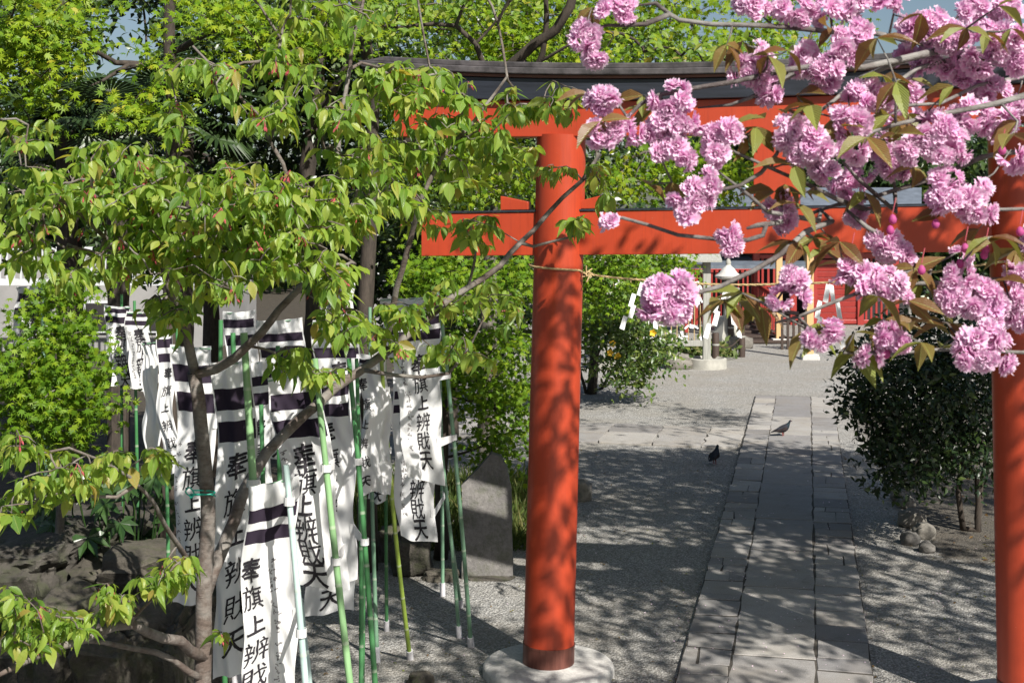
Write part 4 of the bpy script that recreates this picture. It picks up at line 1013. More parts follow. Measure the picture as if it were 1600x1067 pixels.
for i, (px, py, r, lab) in enumerate(ED):
    g = G(px, py + r * 0.8); q = r / F * g.y
    tag(rock_mesh('edging_cobble', M['cobble'], (g.x, g.y, q * 0.55), (q * 1.1, q * 1.1, q * 0.9), 40 + i, 3, 0.15, 0.9), lab, 'cobble', 'cobbles edging the planted bed')
for (px, py, r, lab) in ((1085, 577, 26, 'rounded pale garden stone left of the concrete ring'), (1040, 582, 18, 'low garden stone under the votive rack'), (1180, 545, 22, 'rounded stone beside the dark bollards')):
    g = G(px, py); q = r / F * g.y; tag(rock_mesh('garden_rock', M['cobble'], (g.x - 0.35, g.y + 0.2, q * 0.3), (q, q, q * 0.7), r, 3, 0.2), lab, 'rock')
st_ = G(765, 905)
def stele():
    Z = st_.y; o = [(722, 912), (722, 762), (745, 738), (768, 713), (782, 718), (792, 736), (799, 770), (802, 900)]
    root = thing('stone_stele', 'grey upright stone stele with slanted pointed top left of the red pillar', 'stele', st_)
    b = MB(); poly = [P(x, y, Z) + Vector((0, 0.12 * (911 - y) / 200, 0)) for x, y in o]
    b.prism(poly, (0.0, 0.15, 0.0)); s_ = b.build('slab', M['stele'], root)
    bm = bmesh.new(); bm.from_mesh(s_.data)
    bmesh.ops.triangulate(bm, faces=bm.faces)
    for _ in range(5): bmesh.ops.subdivide_edges(bm, edges=[e for e in bm.edges if e.calc_length() > 0.05], cuts=1); bmesh.ops.triangulate(bm, faces=bm.faces)
    for v in bm.verts: v.co += noise.noise_vector(v.co * 3) * 0.012 + noise.noise_vector(v.co * 14) * 0.005
    bm.to_mesh(s_.data); bm.free()
    s_.data.polygons.foreach_set('use_smooth', [True] * len(s_.data.polygons)); s_.data.set_sharp_from_angle(angle=R(35))
    rock = rock_mesh('foot_stone', M['rock'], (st_.x, st_.y + 0.05, -0.01), (0.30, 0.16, 0.06), 51, 3, 0.2, 0.8, root)
stele()

# ------------------------------------------------------------------ plants
def sprays(blobs, seed, spray_r=(0.28, 0.5), per=(24, 40), flat=0.22):
    """blobs: (px, py, Z, rx_px, ry_px, depth m, n sprays) -> spray centres, leaf positions"""
    r = np.random.default_rng(seed); cen = []; loc = []
    for (px, py, Z, rx_, ry_, dp, n) in blobs:
        for _ in range(n):
            v = unit(r.normal(size=3)) * r.uniform(0.25, 1) ** 0.5
            z = Z + v[1] * dp; q = P(px + v[0] * rx_, py + v[2] * ry_, z); c = np.array(q); cen.append(c)
            k = r.integers(*per); rad = r.uniform(*spray_r)
            ang = r.uniform(0, 2 * math.pi, k); rr = rad * np.sqrt(r.uniform(0.02, 1, k))
            tilt = unit(np.array([r.normal() * 0.35, -0.35 + r.normal() * 0.3, 1.0]))
            t1 = unit(np.cross(tilt, [0, 1, 0.1])); t2 = np.cross(tilt, t1)
            p = c + np.outer(rr * np.cos(ang), t1) + np.outer(rr * np.sin(ang), t2) + r.normal(size=(k, 3)) * flat * 0.25 - np.outer(rr ** 2 * 0.5, [0, 0, 1])
            loc.append(p)
    return cen, np.concatenate(loc)
def leaf_dirs(loc, r, spread=0.7, front=0.55, up=0.75, hang=0.5):
    n = len(loc); norm = unit(np.array([0.15, -front, up]) + r.normal(size=(n, 3)) * spread)
    d = unit(r.normal(size=(n, 3)) + np.array([0, -0.2, -hang])); d = unit(d - norm * np.sum(d * norm, axis=1, keepdims=True))
    return frames(d, norm)
def tree(name, label, base, trunk, blobs, T, m, size, seed, bark, rb=0.12, rt=0.03, n_obj=0, group=None, cat='tree', extra=(), per=(24, 40), spray_r=(0.28, 0.5), spread=0.7, r_tip=0.004, twig_obj=True, every=1, flat=0.22):
    root = thing(name, label, cat, base, group); r = np.random.default_rng(seed + 5)
    cen, loc = sprays(blobs, seed, spray_r, per, flat)
    sk = Skeleton(); sk.line(trunk, rb, rt, 0.2, 0.03)
    for pts, r0, r1 in extra: sk.line(pts, r0, r1, 0.15, 0.02)
    sk.grow(cen[::every], 0.3); b = MB(); sk.build(b, r_tip); b.build('trunk', M[bark], root, smooth=True)
    mats3 = leaf_dirs(loc, r, spread); sz = r.uniform(size * 0.75, size * 1.2, len(loc))
    if n_obj: leaves_split(root, T, M[m], loc, mats3, sz, n_obj, 'leaf', 'crown')
    else: tag(scatter('crown', T, M[m], loc, mats3, sz, root), kind='stuff')
    return root
def base_of(px, Z): return Vector(((px - 800) / F * Z, Z, 0))
NL = 300
# maples
tree('maple_tree', 'bright yellow green maple filling the upper left above the dark palm', base_of(255, 12.6), [base_of(262, 12.6), P(268, 400, 12.6), P(272, 200, 12.5), P(262, 60, 12.5), P(268, -60, 12.4)],
     [(40, 10, 11.2, 95, 60, .6, 19), (60, 100, 11.0, 65, 45, .5, 12), (20, 190, 11.4, 50, 40, .4, 4), (130, 20, 11.6, 50, 45, .5, 6), (330, 10, 11.6, 70, 45, .6, 12), (400, 60, 11.5, 70, 50, .6, 11), (250, 110, 11.3, 30, 35, .3, 4), (225, 165, 11.0, 32, 30, .25, 6), (500, 30, 11.8, 60, 60, .6, 10)],
     T_MAPLE, 'maple_leaf', 0.085, 101, 'dark_bark', 0.11, 0.05, NL, extra=[([P(270, 100, 12.5), P(180, 100, 12.0), P(120, 62, 11.6), P(60, 50, 11.3)], 0.035, 0.012), ([P(265, 103, 12.4), P(200, 104, 12), P(140, 135, 11.6)], 0.03, 0.01), ([P(270, 80, 12.5), P(350, 40, 12), P(430, 40, 11.8)], 0.035, 0.01)], per=(34, 54), spray_r=(0.26, 0.44), flat=0.12, spread=0.5)
tree('maple_tree', 'wide yellow green maple spreading behind the top of the red gate', base_of(760, 15.5), [base_of(760, 15.5), P(765, 420, 15.5), P(790, 200, 15.4), P(820, 40, 15.3)],
     [(690, 45, 14.2, 150, 90, 1.0, 70), (900, 55, 14.5, 150, 80, 1.0, 70), (1100, 60, 14.6, 130, 90, 1.0, 60), (1270, 60, 14.8, 90, 90, .9, 22), (740, 265, 14.4, 110, 60, .7, 36), (1040, 270, 14.4, 130, 55, .8, 46), (950, 150, 15.0, 220, 60, .6, 40), (800, -60, 14.6, 250, 60, 1.0, 40), (640, 170, 14.2, 60, 80, .5, 18)],
     T_MAPLE, 'maple_leaf', 0.082, 102, 'maple_bark', 0.13, 0.05, NL)
tree('maple_tree', 'deep green small maple with drooping tiers just left of the red pillar', base_of(690, 13.6), [base_of(690, 13.6), P(692, 650, 13.6), P(688, 560, 13.6), P(700, 430, 13.6)],
     [(760, 450, 12.9, 75, 55, .5, 26), (700, 420, 13.3, 70, 50, .5, 20), (770, 560, 13.2, 70, 55, .5, 30), (790, 640, 13.5, 42, 60, .3, 20), (775, 700, 13.6, 36, 28, .2, 12), (690, 560, 13.1, 50, 40, .4, 14), (650, 440, 13.5, 40, 60, .4, 12), (735, 600, 13.4, 40, 40, .3, 10)],
     T_MAPLE, 'green_maple_leaf', 0.072, 103, 'dark_bark', 0.075, 0.03, NL, spray_r=(0.2, 0.38))
tree('maple_tree', 'low fresh green maple with rounded tiers at the left edge', base_of(85, 11.2), [base_of(85, 11.2), P(95, 720, 11.2), P(90, 620, 11.1), P(95, 520, 11.0)],
     [(110, 470, 10.4, 50, 50, .3, 16), (80, 560, 10.2, 85, 60, .5, 36), (50, 630, 10.1, 60, 45, .4, 20), (120, 630, 10.1, 55, 50, .4, 22), (30, 580, 10.4, 45, 45, .3, 10), (60, 690, 10.3, 60, 30, .3, 6)],
     T_MAPLE, 'green_maple_leaf', 0.068, 104, 'maple_bark', 0.05, 0.02, NL, spray_r=(0.18, 0.34))
tree('maple_tree', 'green maple behind the shrub seen between the red beam and the straw rope', base_of(925, 26), [base_of(925, 26), P(930, 500, 26), P(960, 400, 24)],
     [(950, 430, 22.5, 75, 55, .8, 46), (1030, 405, 22.8, 60, 45, .7, 24), (900, 480, 22.8, 50, 40, .6, 14), (1010, 380, 23, 60, 40, .7, 20)],
     T_MAPLE5, 'green_maple_leaf', 0.095, 105, 'dark_bark', 0.10, 0.04, spray_r=(0.3, 0.6))
# old grey cherry behind the gate
tree('old_cherry_tree', 'old cherry with dark trunk and grey limbs arching above the black ridge', base_of(578, 13.2), [base_of(575, 13.2), P(570, 480, 13.2), P(580, 330, 13.2), P(583, 150, 13.1), P(570, 60, 13.0), P(545, -60, 13)],
     [(640, 20, 12.4, 100, 50, .4, 22), (800, -20, 12.2, 120, 50, .5, 20), (560, 60, 12.5, 60, 70, .4, 12), (950, -10, 12.3, 80, 30, .4, 8), (1105, 90, 12.0, 70, 36, .3, 16), (1010, 60, 12.2, 50, 30, .3, 6)],
     T_CHERRY, 'cherry_leaf', 0.095, 106, 'dark_bark', 0.105, 0.05, 120, per=(8, 14), spray_r=(0.12, 0.25),
     extra=[([P(582, 260, 13.2), P(680, 190, 12.9), P(770, 125, 12.4), P(834, 71, 12.2), P(867, 47, 12.1), P(890, 10, 12), P(905, -50, 12)], 0.065, 0.04),
            ([P(765, 125, 12.4), P(757, 105, 12.3), P(743, 67, 12.2), P(712, 40, 12.2), P(675, 37, 12.2), P(620, 44, 12.3)], 0.032, 0.012), ([P(743, 67, 12.2), P(770, 40, 12.1), P(800, 0, 12)], 0.016, 0.008),
            ([P(830, 120, 12.3), P(847, 85, 12.2), P(853, 30, 12.1), P(852, -30, 12)], 0.03, 0.02), ([P(830, 105, 12.3), P(880, 75, 12.1), P(930, 50, 12.0)], 0.02, 0.008), ([P(712, 40, 12.2), P(725, 10, 12.2), P(745, -20, 12.1)], 0.018, 0.01)])
# dark trunks at left
tree('dark_tree', 'dark barked tree behind the leafy cherry with trunk near the upper left centre', base_of(492, 14.6), [base_of(492, 14.6), P(490, 460, 14.6), P(478, 300, 14.6), P(492, 160, 14.5), P(505, 20, 14.5), P(520, -80, 14.4)],
     [(470, 10, 14.6, 110, 60, .8, 30), (430, 170, 14.9, 90, 80, .6, 26), (560, 130, 15.2, 60, 100, .6, 22), (360, 250, 15.5, 100, 60, .6, 26), (500, 300, 15.6, 110, 60, .6, 26)],
     T_CARD, 'evergreen_leaf', 0.11, 107, 'dark_bark', 0.13, 0.07, extra=[([P(492, 120, 14.5), P(440, 60, 14.3), P(400, 0, 14.2)], 0.05, 0.03), ([P(490, 200, 14.5), P(550, 90, 14.3), P(560, 0, 14)], 0.05, 0.03)])
# evergreens farther back
EV = [('evergreen standing behind the yellow green maple at upper left', 330, 18, [(40, 60, 15, 120, 130, 1.0, 60), (350, 60, 15, 80, 110, 1.0, 60), (480, 120, 15.4, 100, 170, 1.0, 80), (150, 190, 15.5, 110, 60, 0.8, 36), (130, -20, 17.5, 80, 40, 1, 24), (240, -30, 17, 80, 40, 1, 24)]),
      ('broad dark evergreen behind the wide maple above the gate', 700, 21, [(700, 100, 20, 170, 160, 1.6, 120), (900, 140, 20.5, 170, 170, 1.6, 110), (780, 300, 20, 150, 110, 1.2, 70)]),
      ('dark evergreen behind the right half of the gate beams', 1500, 53, [(1130, 220, 51, 130, 110, 2.5, 110), (1290, 250, 51, 120, 80, 2.5, 100), (1430, 270, 50, 130, 70, 2.5, 110), (1560, 270, 50, 90, 100, 2.5, 70), (1500, 400, 52, 110, 60, 2.5, 90)]),
      ('evergreen behind the palm at the far left', 120, 20, [(80, 270, 19, 120, 80, 1.2, 60), (220, 260, 18.6, 110, 110, 1.2, 60), (330, 330, 18.8, 120, 90, 1.2, 60), (20, 330, 19, 90, 60, 1.0, 30)]),
      ('shadowy evergreen behind the banners at left centre', 560, 19, [(560, 330, 18, 130, 90, 1.0, 70), (640, 420, 18, 100, 90, 1.0, 60), (760, 470, 18, 90, 90, .9, 50), (420, 350, 18.4, 110, 70, 1.0, 40)]),
      ('evergreen far behind the lantern and the votive rack', 1060, 48, [(1010, 370, 46, 60, 50, 3, 60), (1120, 380, 50, 60, 30, 3, 40), (900, 400, 46, 70, 80, 3, 60)])]
for i, (lab, px, Z, bl_s) in enumerate(EV):
    k = Z / 20
    tree('evergreen_tree', lab, base_of(px, Z), [base_of(px, Z), P(px, 420, Z), P(px, 250 if Z < 30 else 380, Z)], bl_s, T_CARD, 'evergreen_leaf', 0.15 * k, 120 + i, 'dark_bark', 0.16, 0.06, group='evergreen trees behind the precinct', spray_r=(0.35 * k, 0.7 * k), per=(30, 46), every=2)
# far wood closing the horizon
r = np.random.default_rng(77); n = 26000
ang = r.uniform(-62, 62, n); dist = r.uniform(58, 72, n)
loc = np.stack([np.sin(np.radians(ang)) * dist, np.cos(np.radians(ang)) * dist, r.uniform(0, 1, n) ** 0.8 * (5.2 + 2.0 * np.sin(ang * 0.9) + 1.2 * np.sin(ang * 2.7))], 1)
tag(scatter('far_wood', T_CARD, M['evergreen_leaf'], loc, leaf_dirs(loc, r, 0.9), r.uniform(0.5, 1.0, n)), 'dark wood closing the view far behind the shrine', 'wood', kind='stuff')
# tree out of frame to the right whose crown shades the gravel
tree('shade_tree', 'tall broadleaf tree right of the gate whose crown shades the gravel path', Vector((7.4, 8.6, 0)), [(7.4, 8.6, 0), (7.3, 8.5, 2.0), (7.1, 8.6, 4.0), (6.8, 8.9, 6.5)],
     [], T_CARD, 'shrub_leaf', 0.12, 140, 'dark_bark') if False else None
def free_tree(name, label, trunk, crowns, T, m, size, seed, bark, rb, group=None):
    root = thing(name, label, 'tree', Vector(trunk[0]), group); r = np.random.default_rng(seed); cen = []; loc = []
    for (c, rad, n, per) in crowns:
        for _ in range(n):
            v = unit(r.normal(size=3)) * r.uniform(0.2, 1) ** 0.4; q = np.array(c) + v * np.array(rad); cen.append(q)
            loc.append(q + r.normal(size=(per, 3)) * np.array([0.27, 0.27, 0.10]))
    loc = np.concatenate(loc); sk = Skeleton(); sk.line([Vector(t) for t in trunk], rb, rb * 0.4, 0.3, 0.04); sk.grow(cen, 0.35)
    b = MB(); sk.build(b, 0.006); b.build('trunk', M[bark], root, smooth=True)
    tag(scatter('crown', T, M[m], loc, leaf_dirs(loc, r, 0.9), r.uniform(size * .8, size * 1.25, len(loc)), root), kind='stuff')
free_tree('shade_tree', 'tall broadleaf tree right of the gate whose crown shades the gravel path', [(7.4, 8.6, 0), (7.3, 8.5, 2), (7.1, 8.6, 4), (6.6, 9.0, 6.6)],
          [((6.1, 10.3, 6.8), (2.3, 2.9, 0.9), 250, 44), ((5.3, 6.6, 6.2), (1.4, 1.4, 0.7), 46, 40), ((7.8, 11.4, 6.4), (2.2, 2.2, 1.0), 130, 44), ((7.7, 6.0, 6.4), (1.7, 2.3, 0.7), 62, 40), ((7.2, 14.6, 8.2), (2.0, 1.5, 0.5), 20, 26)], T_CARD, 'shrub_leaf', 0.15, 141, 'dark_bark', 0.16)

free_tree('shade_tree', 'smaller tree beside the viewpoint whose sparse crown dapples the red pillar', [(5.4, 3.0, 0), (5.3, 3.1, 2), (5.0, 3.4, 4), (4.4, 4.0, 6.0)],
          [((3.75, 4.6, 6.3), (1.3, 1.2, 0.5), 20, 36), ((2.6, 3.4, 6.4), (1.1, 1.1, 0.4), 20, 30), ((5.6, 4.2, 6.5), (1.2, 1.2, 0.5), 15, 36), ((2.5, 5.2, 6.7), (1.1, 1.1, 0.4), 20, 34)], T_CARD, 'shrub_leaf', 0.14, 142, 'dark_bark', 0.10)

# dark camellia by the right pillar
def bush(name, label, cat, base, stems, blobs, T, m, size, seed, bark='dark_bark', n_obj=0, per=(22, 34), spray_r=(0.14, 0.26), extra_fn=None, r0=0.035):
    root = thing(name, label, cat, base); r = np.random.default_rng(seed); cen, loc = sprays(blobs, seed, spray_r, per, 0.35)
    sk = Skeleton()
    for st in stems:
        sk.line(st, r0, r0 * 0.5, 0.15, 0.03)
    sk.grow(cen[::2], 0.2); b = MB(); sk.build(b, 0.0035); b.build('stem', M[bark], root, smooth=True)
    mats3 = leaf_dirs(loc, r, 0.8); sz = r.uniform(size * .75, size * 1.2, len(loc))
    if n_obj: leaves_split(root, T, M[m], loc, mats3, sz, n_obj, 'leaf', 'foliage')
    else: tag(scatter('foliage', T, M[m], loc, mats3, sz, root), kind='stuff')
    if extra_fn: extra_fn(root, r)
    return root
g1, g2 = G(1503, 828), G(1530, 830)
bush('camellia_bush', 'dense dark glossy camellia bush left of the right red pillar', 'bush', g1,
     [[g1, P(1498, 770, 14.8), P(1505, 690, 14.7), P(1480, 600, 14.6)], [g2, P(1532, 760, 14.8), P(1545, 680, 14.7)], [g2, P(1525, 740, 14.7), P(1440, 680, 14.3), P(1390, 640, 14.0)]],
     [(1425, 630, 14.2, 96, 76, .8, 84), (1500, 610, 14.6, 80, 90, .8, 80), (1450, 540, 14.8, 90, 60, .8, 60), (1412, 715, 14.0, 66, 46, .6, 38), (1365, 600, 14.2, 52, 64, .5, 34), (1540, 690, 14.6, 45, 75, .6, 34), (1475, 715, 14.4, 65, 40, .6, 26), (1570, 560, 15, 60, 90, .7, 34)],
     T_CARD, 'camellia_leaf', 0.085, 201, n_obj=150)
g3 = G(930, 620)
def yellow(root, r):
    for (px, py) in ((957, 537), (953, 551), (965, 556), (1020, 520)):
        o = P(px, py, 24.2); b = MB()
        for k in range(5):
            a = k * 1.257; d = Vector((math.cos(a), -0.5, math.sin(a))) * 0.07; s_ = Vector((-math.sin(a), 0, math.cos(a))) * 0.03
            b.add([o, o + d * 0.6 + s_, o + d, o + d * 0.6 - s_], [(0, 1, 2, 3)])
        b.build('yellow_flower', M['yellow_petal'], root)
bush('evergreen_shrub', 'leafy shrub with a few yellow flowers right behind the left red pillar', 'shrub', g3, [[G(925, 612), P(930, 560, 25), P(960, 500, 25)], [G(940, 608), P(980, 540, 25), P(1010, 490, 25)], [G(915, 615), P(905, 570, 25.5), P(900, 520, 25.5)]],
     [(960, 530, 25, 65, 60, .8, 70), (1010, 545, 24.6, 50, 45, .6, 44), (930, 480, 25.5, 55, 50, .8, 36), (1000, 480, 25.5, 50, 40, .6, 26), (985, 585, 24.3, 40, 28, .4, 18)], T_CARD, 'shrub_leaf', 0.12, 202, per=(20, 30), spray_r=(0.2, 0.4), extra_fn=yellow)
bush('low_shrub', 'low fresh green tuft beside the foot of the votive rack', 'shrub', G(1075, 572), [[G(1075, 572), P(1075, 550, 31)]],
     [(1075, 560, 31.5, 35, 14, .5, 22), (1120, 548, 33, 35, 12, .5, 14), (1095, 545, 32.5, 40, 10, .5, 10)], T_CARD, 'grass', 0.2, 203, spray_r=(0.25, 0.4), r0=0.02)
# grass strip behind stele
r = np.random.default_rng(31); n = 7000
X = r.uniform(-2.3, 0.35, n); Y = r.uniform(13.9, 17.5, n); clump = np.sin(X * 9) * np.cos(Y * 7)
loc = np.stack([X + 0.03 * clump, Y, np.full(n, -0.01)], 1); hgt = r.uniform(0.12, 0.34, n) * (1 + 0.25 * clump)
d = unit(np.array([0, 0, 1.0]) + r.normal(size=(n, 3)) * 0.45); d[:, 2] = np.abs(d[:, 2])
T_BLADE = (np.array([(-0.035, 0, 0), (0.035, 0, 0), (0.028, 0.55, 0.03), (-0.028, 0.55, 0.03), (0, 1, 0.22)]), [(0, 1, 2, 3), (3, 2, 4)], np.array([(0, 0, 0), (0, 0, 0), (0, .5, 0), (0, .5, 0), (0, 1, 0.0)]))
tag(scatter('grass', T_BLADE, M['grass'], loc, frames(d, unit(r.normal(size=(n, 3)) + [0, -1, 0])), hgt), 'strip of tufted grass growing behind the stele and banners', 'grass', kind='stuff')
# leaf litter and weeds on the gravel
n = 1100; loc = np.stack([r.uniform(-2.0, 4.6, n), r.uniform(9, 20, n), np.full(n, 0.012)], 1)
tag(scatter('fallen_leaves', T_CARD, M['bronze_leaf'], loc, frames(unit(r.normal(size=(n, 3)) * [1, 1, .12]), unit(np.array([0, 0, 1.0]) + r.normal(size=(n, 3)) * .2)), r.uniform(0.02, 0.045, n)), 'few small fallen leaves scattered over the gravel', 'leaves', kind='stuff')

n = 700; loc = np.stack([r.normal(2.6, 1.6, n), 8.5 + np.abs(r.normal(0, 4.5, n)), np.full(n, 0.05)], 1)
loc[:, 2] = np.where((loc[:, 0] * PN.x + loc[:, 1] * PN.y > -0.95) & (loc[:, 0] * PN.x + loc[:, 1] * PN.y < 0.48), 0.047, 0.012)
T_PET = (np.array([(0, 0, 0), (-.4, .5, .1), (0, .6, 0), (.4, .5, .1), (0, 1, .12)]), [(0, 2, 1), (0, 3, 2), (1, 2, 4), (2, 3, 4)], np.array([(0, .9, 0)] * 5, float))
tag(scatter('fallen_petals', T_PET, M['petal'], loc, frames(unit(r.normal(size=(n, 3)) * [1, 1, .1]), unit(np.array([0, 0, 1.0]) + r.normal(size=(n, 3)) * .25)), r.uniform(0.012, 0.02, n)), 'pale pink petals fallen thinly on path and gravel', 'petals', kind='stuff')

n = 500; loc = np.stack([r.uniform(4.6, 8.0, n), r.uniform(13.2, 20, n), np.full(n, 0.012)], 1)
tag(scatter('dry_leaves', T_CARD, M['bronze_leaf'], loc, frames(unit(r.normal(size=(n, 3)) * [1, 1, .15]), unit(np.array([0, 0, 1.0]) + r.normal(size=(n, 3)) * .3)), r.uniform(0.04, 0.075, n)), 'dry brown leaves lying on the soil under the camellia', 'leaves', kind='stuff')
# palms
def palm(label, base, top, n, seed, L):
    rr = random.Random(seed); root = thing('fan_palm', label, 'palm', base, 'dark fan palms at the left')
    b = MB(); k = 14; b.tube([Vector(base).lerp(Vector(top), i / k) for i in range(k + 1)], [0.11 + 0.015 * (i % 2) for i in range(k + 1)], 10); b.build('trunk', M['dark_bark'], root)
    for i in range(n):
        az = i * 2.399 + rr.uniform(-.3, .3); el = rr.uniform(-0.5, 1.0)
        d = Vector((math.cos(az) * math.cos(el), math.sin(az) * math.cos(el), math.sin(el))); st_ = Vector(top); hub = st_ + d * L * 0.75 + Vector((0, 0, -0.12 * L))
        fb = MB(); fb.tube([st_, st_.lerp(hub, .5) + Vector((0, 0, .06)), hub], [0.014, 0.011, 0.009], 5)
        side = d.cross(Vector((0, 0, 1))).normalized(); up = side.cross(d)
        for q in range(26):
            a = R(-150 + 300 * q / 25); e = (d * math.cos(a) + side * math.sin(a)); ln_ = L * (0.62 + 0.1 * rr.random())
            e2 = (e + Vector((0, 0, -0.55)) * 1.0).normalized()
            w_ = e.cross(up).normalized() * 0.022
            m1, m2 = hub + e * ln_ * 0.55 + up * 0.03, hub + e * ln_ * 0.75 + e2 * ln_ * 0.3
            fb.add([hub, m1 - w_, m1 + up * 0.02, m1 + w_, m2], [(0, 1, 2), (0, 2, 3), (1, 4, 2), (2, 4, 3)])
        fb.build('frond', M['palm_leaf'], root)
palm('dark fan palm with hanging fronds in the shade at upper left', base_of(185, 13.6), P(185, 170, 13.6), 17, 1, 0.75)
palm('fan palm lower and farther left, mostly hidden by maple leaves', base_of(105, 14.4), P(105, 195, 14.4), 14, 2, 0.7)
palm('fan palm behind the hanging cherry shoots with one pale frond', base_of(285, 14.2), P(285, 175, 14.2), 13, 3, 0.65)
# broad leaved plant on the bank
fp = thing('fatsia_plant', 'dark plant with large finger shaped leaves above the pond boulders', 'plant', P(190, 900, 11.9))
rr = random.Random(9)
for i in range(34):
    hub = P(rr.uniform(60, 290), rr.uniform(735, 868), rr.uniform(11.2, 12.3)); L = rr.uniform(0.15, 0.24); b = MB()
    nrm = Vector((rr.uniform(-.4, .4), -0.6, rr.uniform(.4, 1))).normalized(); dn = Vector((rr.uniform(-.5, .5), -.3, -1)); dn = (dn - nrm * dn.dot(nrm)).normalized(); sd2 = dn.cross(nrm)
    for q in range(7):
        a = R(-115 + 230 * q / 6); e = dn * math.cos(a) + sd2 * math.sin(a); w2 = e.cross(nrm) * L * 0.16; l2 = L * (1 - 0.25 * abs(q - 3) / 3)
        p1 = hub + e * l2 * 0.55; b.add([hub, p1 - w2 + nrm * .01, p1 - nrm * .012, p1 + w2 + nrm * .01, hub + e * l2 - nrm * l2 * 0.18], [(0, 2, 1), (0, 3, 2), (1, 2, 4), (2, 3, 4)], 0, [(0, 0, 0), (-1, .5, 0), (0, .5, 0), (1, .5, 0), (0, 1, 0)])
    b.tube([hub, hub + Vector((rr.uniform(-.05, .05), .1, -.2)), Vector((P(190, 0, 11.9).x + (hub.x - P(190, 0, 11.9).x) * .5, 11.9, -0.05))], [0.006, 0.007, 0.009], 5)
    b.build('leaf', M['fatsia_leaf'], fp)

# ------------------------------------------------------------------ pigeons
def pigeon(label, pos, heading, seed, up_=0.0):
    root = thing('pigeon', label, 'pigeon', pos, 'pigeons walking on the path')
    Rz = Matrix.Rotation(heading, 3, 'Z')
    W = lambda x, y, z: Vector(pos) + Rz @ Vector((x, y, z - 0.03 if z > 0.06 else z * 0.5)) * 1.02
    sec = [(-0.185, .098, .004, .002), (-0.175, .099, .024, .006), (-0.125, .108, .026, .010), (-0.085, .120, .038, .026), (-0.03, .132, .054, .050), (0.03, .148, .058, .058), (0.075, .168, .050, .052), (0.102, .196, .034, .038), (0.115, .222, .025, .028), (0.122, .243, .022, .024), (0.134, .256, .019, .019), (0.146, .258, .011, .012), (0.152, .256, .005, .006), (0.172, .251, .0015, .002)]
    V = []; Fc = []; mi = []; k = 12
    for i, (x, z, wy, hz) in enumerate(sec):
        for q in range(k):
            t = 2 * math.pi * q / k; V.append(W(x + (0.35 * hz * math.sin(t) * -0.5 if 4 < i < 10 else 0), wy * math.cos(t), z + hz * math.sin(t)))
    b = MB(); b.add(V, [])
    for i in range(len(sec) - 1):
        for q in range(k):
            b.f.append((i * k + q, i * k + (q + 1) % k, (i + 1) * k + (q + 1) % k, (i + 1) * k + q)); b.mi.append(1 if i < 3 else 2 if 6 <= i < 9 else 3 if i >= 12 else 0)
    b.f += [tuple(range(k))[::-1], tuple((len(sec) - 1) * k + q for q in range(k))]; b.mi += [1, 3]
    b.build('body', [M['pg_body'], M['pg_dark'], M['pg_neck'], M['pg_dark']], root, smooth=True)
    for s in (-1, 1):
        b = MB(); o = [(0.075, .045, .165), (0.03, .062, .175), (-0.05, .052, .150), (-0.13, .028, .116), (-0.16, .020, .104), (-0.10, .045, .112), (-0.03, .064, .122), (0.04, .060, .130)]
        b.prism([W(x, s * y, z) for x, y, z in o], Rz @ Vector((0, s * 0.008, 0))); wg = b.build('wing', M['pg_wing'], root, bevel=0.003)
        bb = MB(); bb.prism([W(-0.01, s * .073, .150), (W(-0.025, s * .071, .150)), W(-0.045, s * .068, .118), W(-0.03, s * .071, .118)], Rz @ Vector((0, s * 0.002, 0))); bb.build('wing_bar', M['pg_dark'], wg)
        b = MB(); xx = 0.02 + s * 0.018; b.tube([W(xx - .01, s * .022, .10), W(xx, s * .022, .055), W(xx - .006, s * .022, .008)], [.011, .006, .005], 6)
        for a in (-0.6, 0, 0.6, math.pi): b.tube([W(xx - .006, s * .022, .006), W(xx - .006 + .028 * math.cos(a), s * .022 + .028 * math.sin(a), .004)], [.004, .002], 5)
        b.build('leg', M['pg_leg'], root)
        b = MB(); b.tube([W(0.137, s * .0165, .259), W(0.137, s * .0195, .259)], .004, 8); b.build('eye', M['pg_leg'], root)
M['pg_body'] = simple('pigeon_slate', (0.028, 0.030, 0.038), 0.8, 0.3, 30); M['pg_dark'] = simple('pigeon_dark', (0.018, 0.018, 0.022), 0.5, 0.3, 30)
M['pg_neck'] = simple('pigeon_neck_sheen', (0.012, 0.024, 0.032), 0.6, 0.5, 40); M['pg_wing'] = simple('pigeon_brown_wing', (0.034, 0.027, 0.027), 0.85, 0.35, 45); M['pg_leg'] = simple('pigeon_red_leg', (0.20, 0.045, 0.04), 0.6, 0.1, 20)
for k_ in ('pg_body', 'pg_dark', 'pg_neck', 'pg_wing'): M[k_].node_tree.nodes['Principled BSDF'].inputs['Specular IOR Level'].default_value = 0.12
q = G(1222, 685); q.z = 0.036; pigeon('dark pigeon in profile walking on the stone path', q, R(12), 1)
q = G(1116, 726); q.z = 0.012; pigeon('dark pigeon in shade on the gravel left of the stone path', q, R(62), 2)

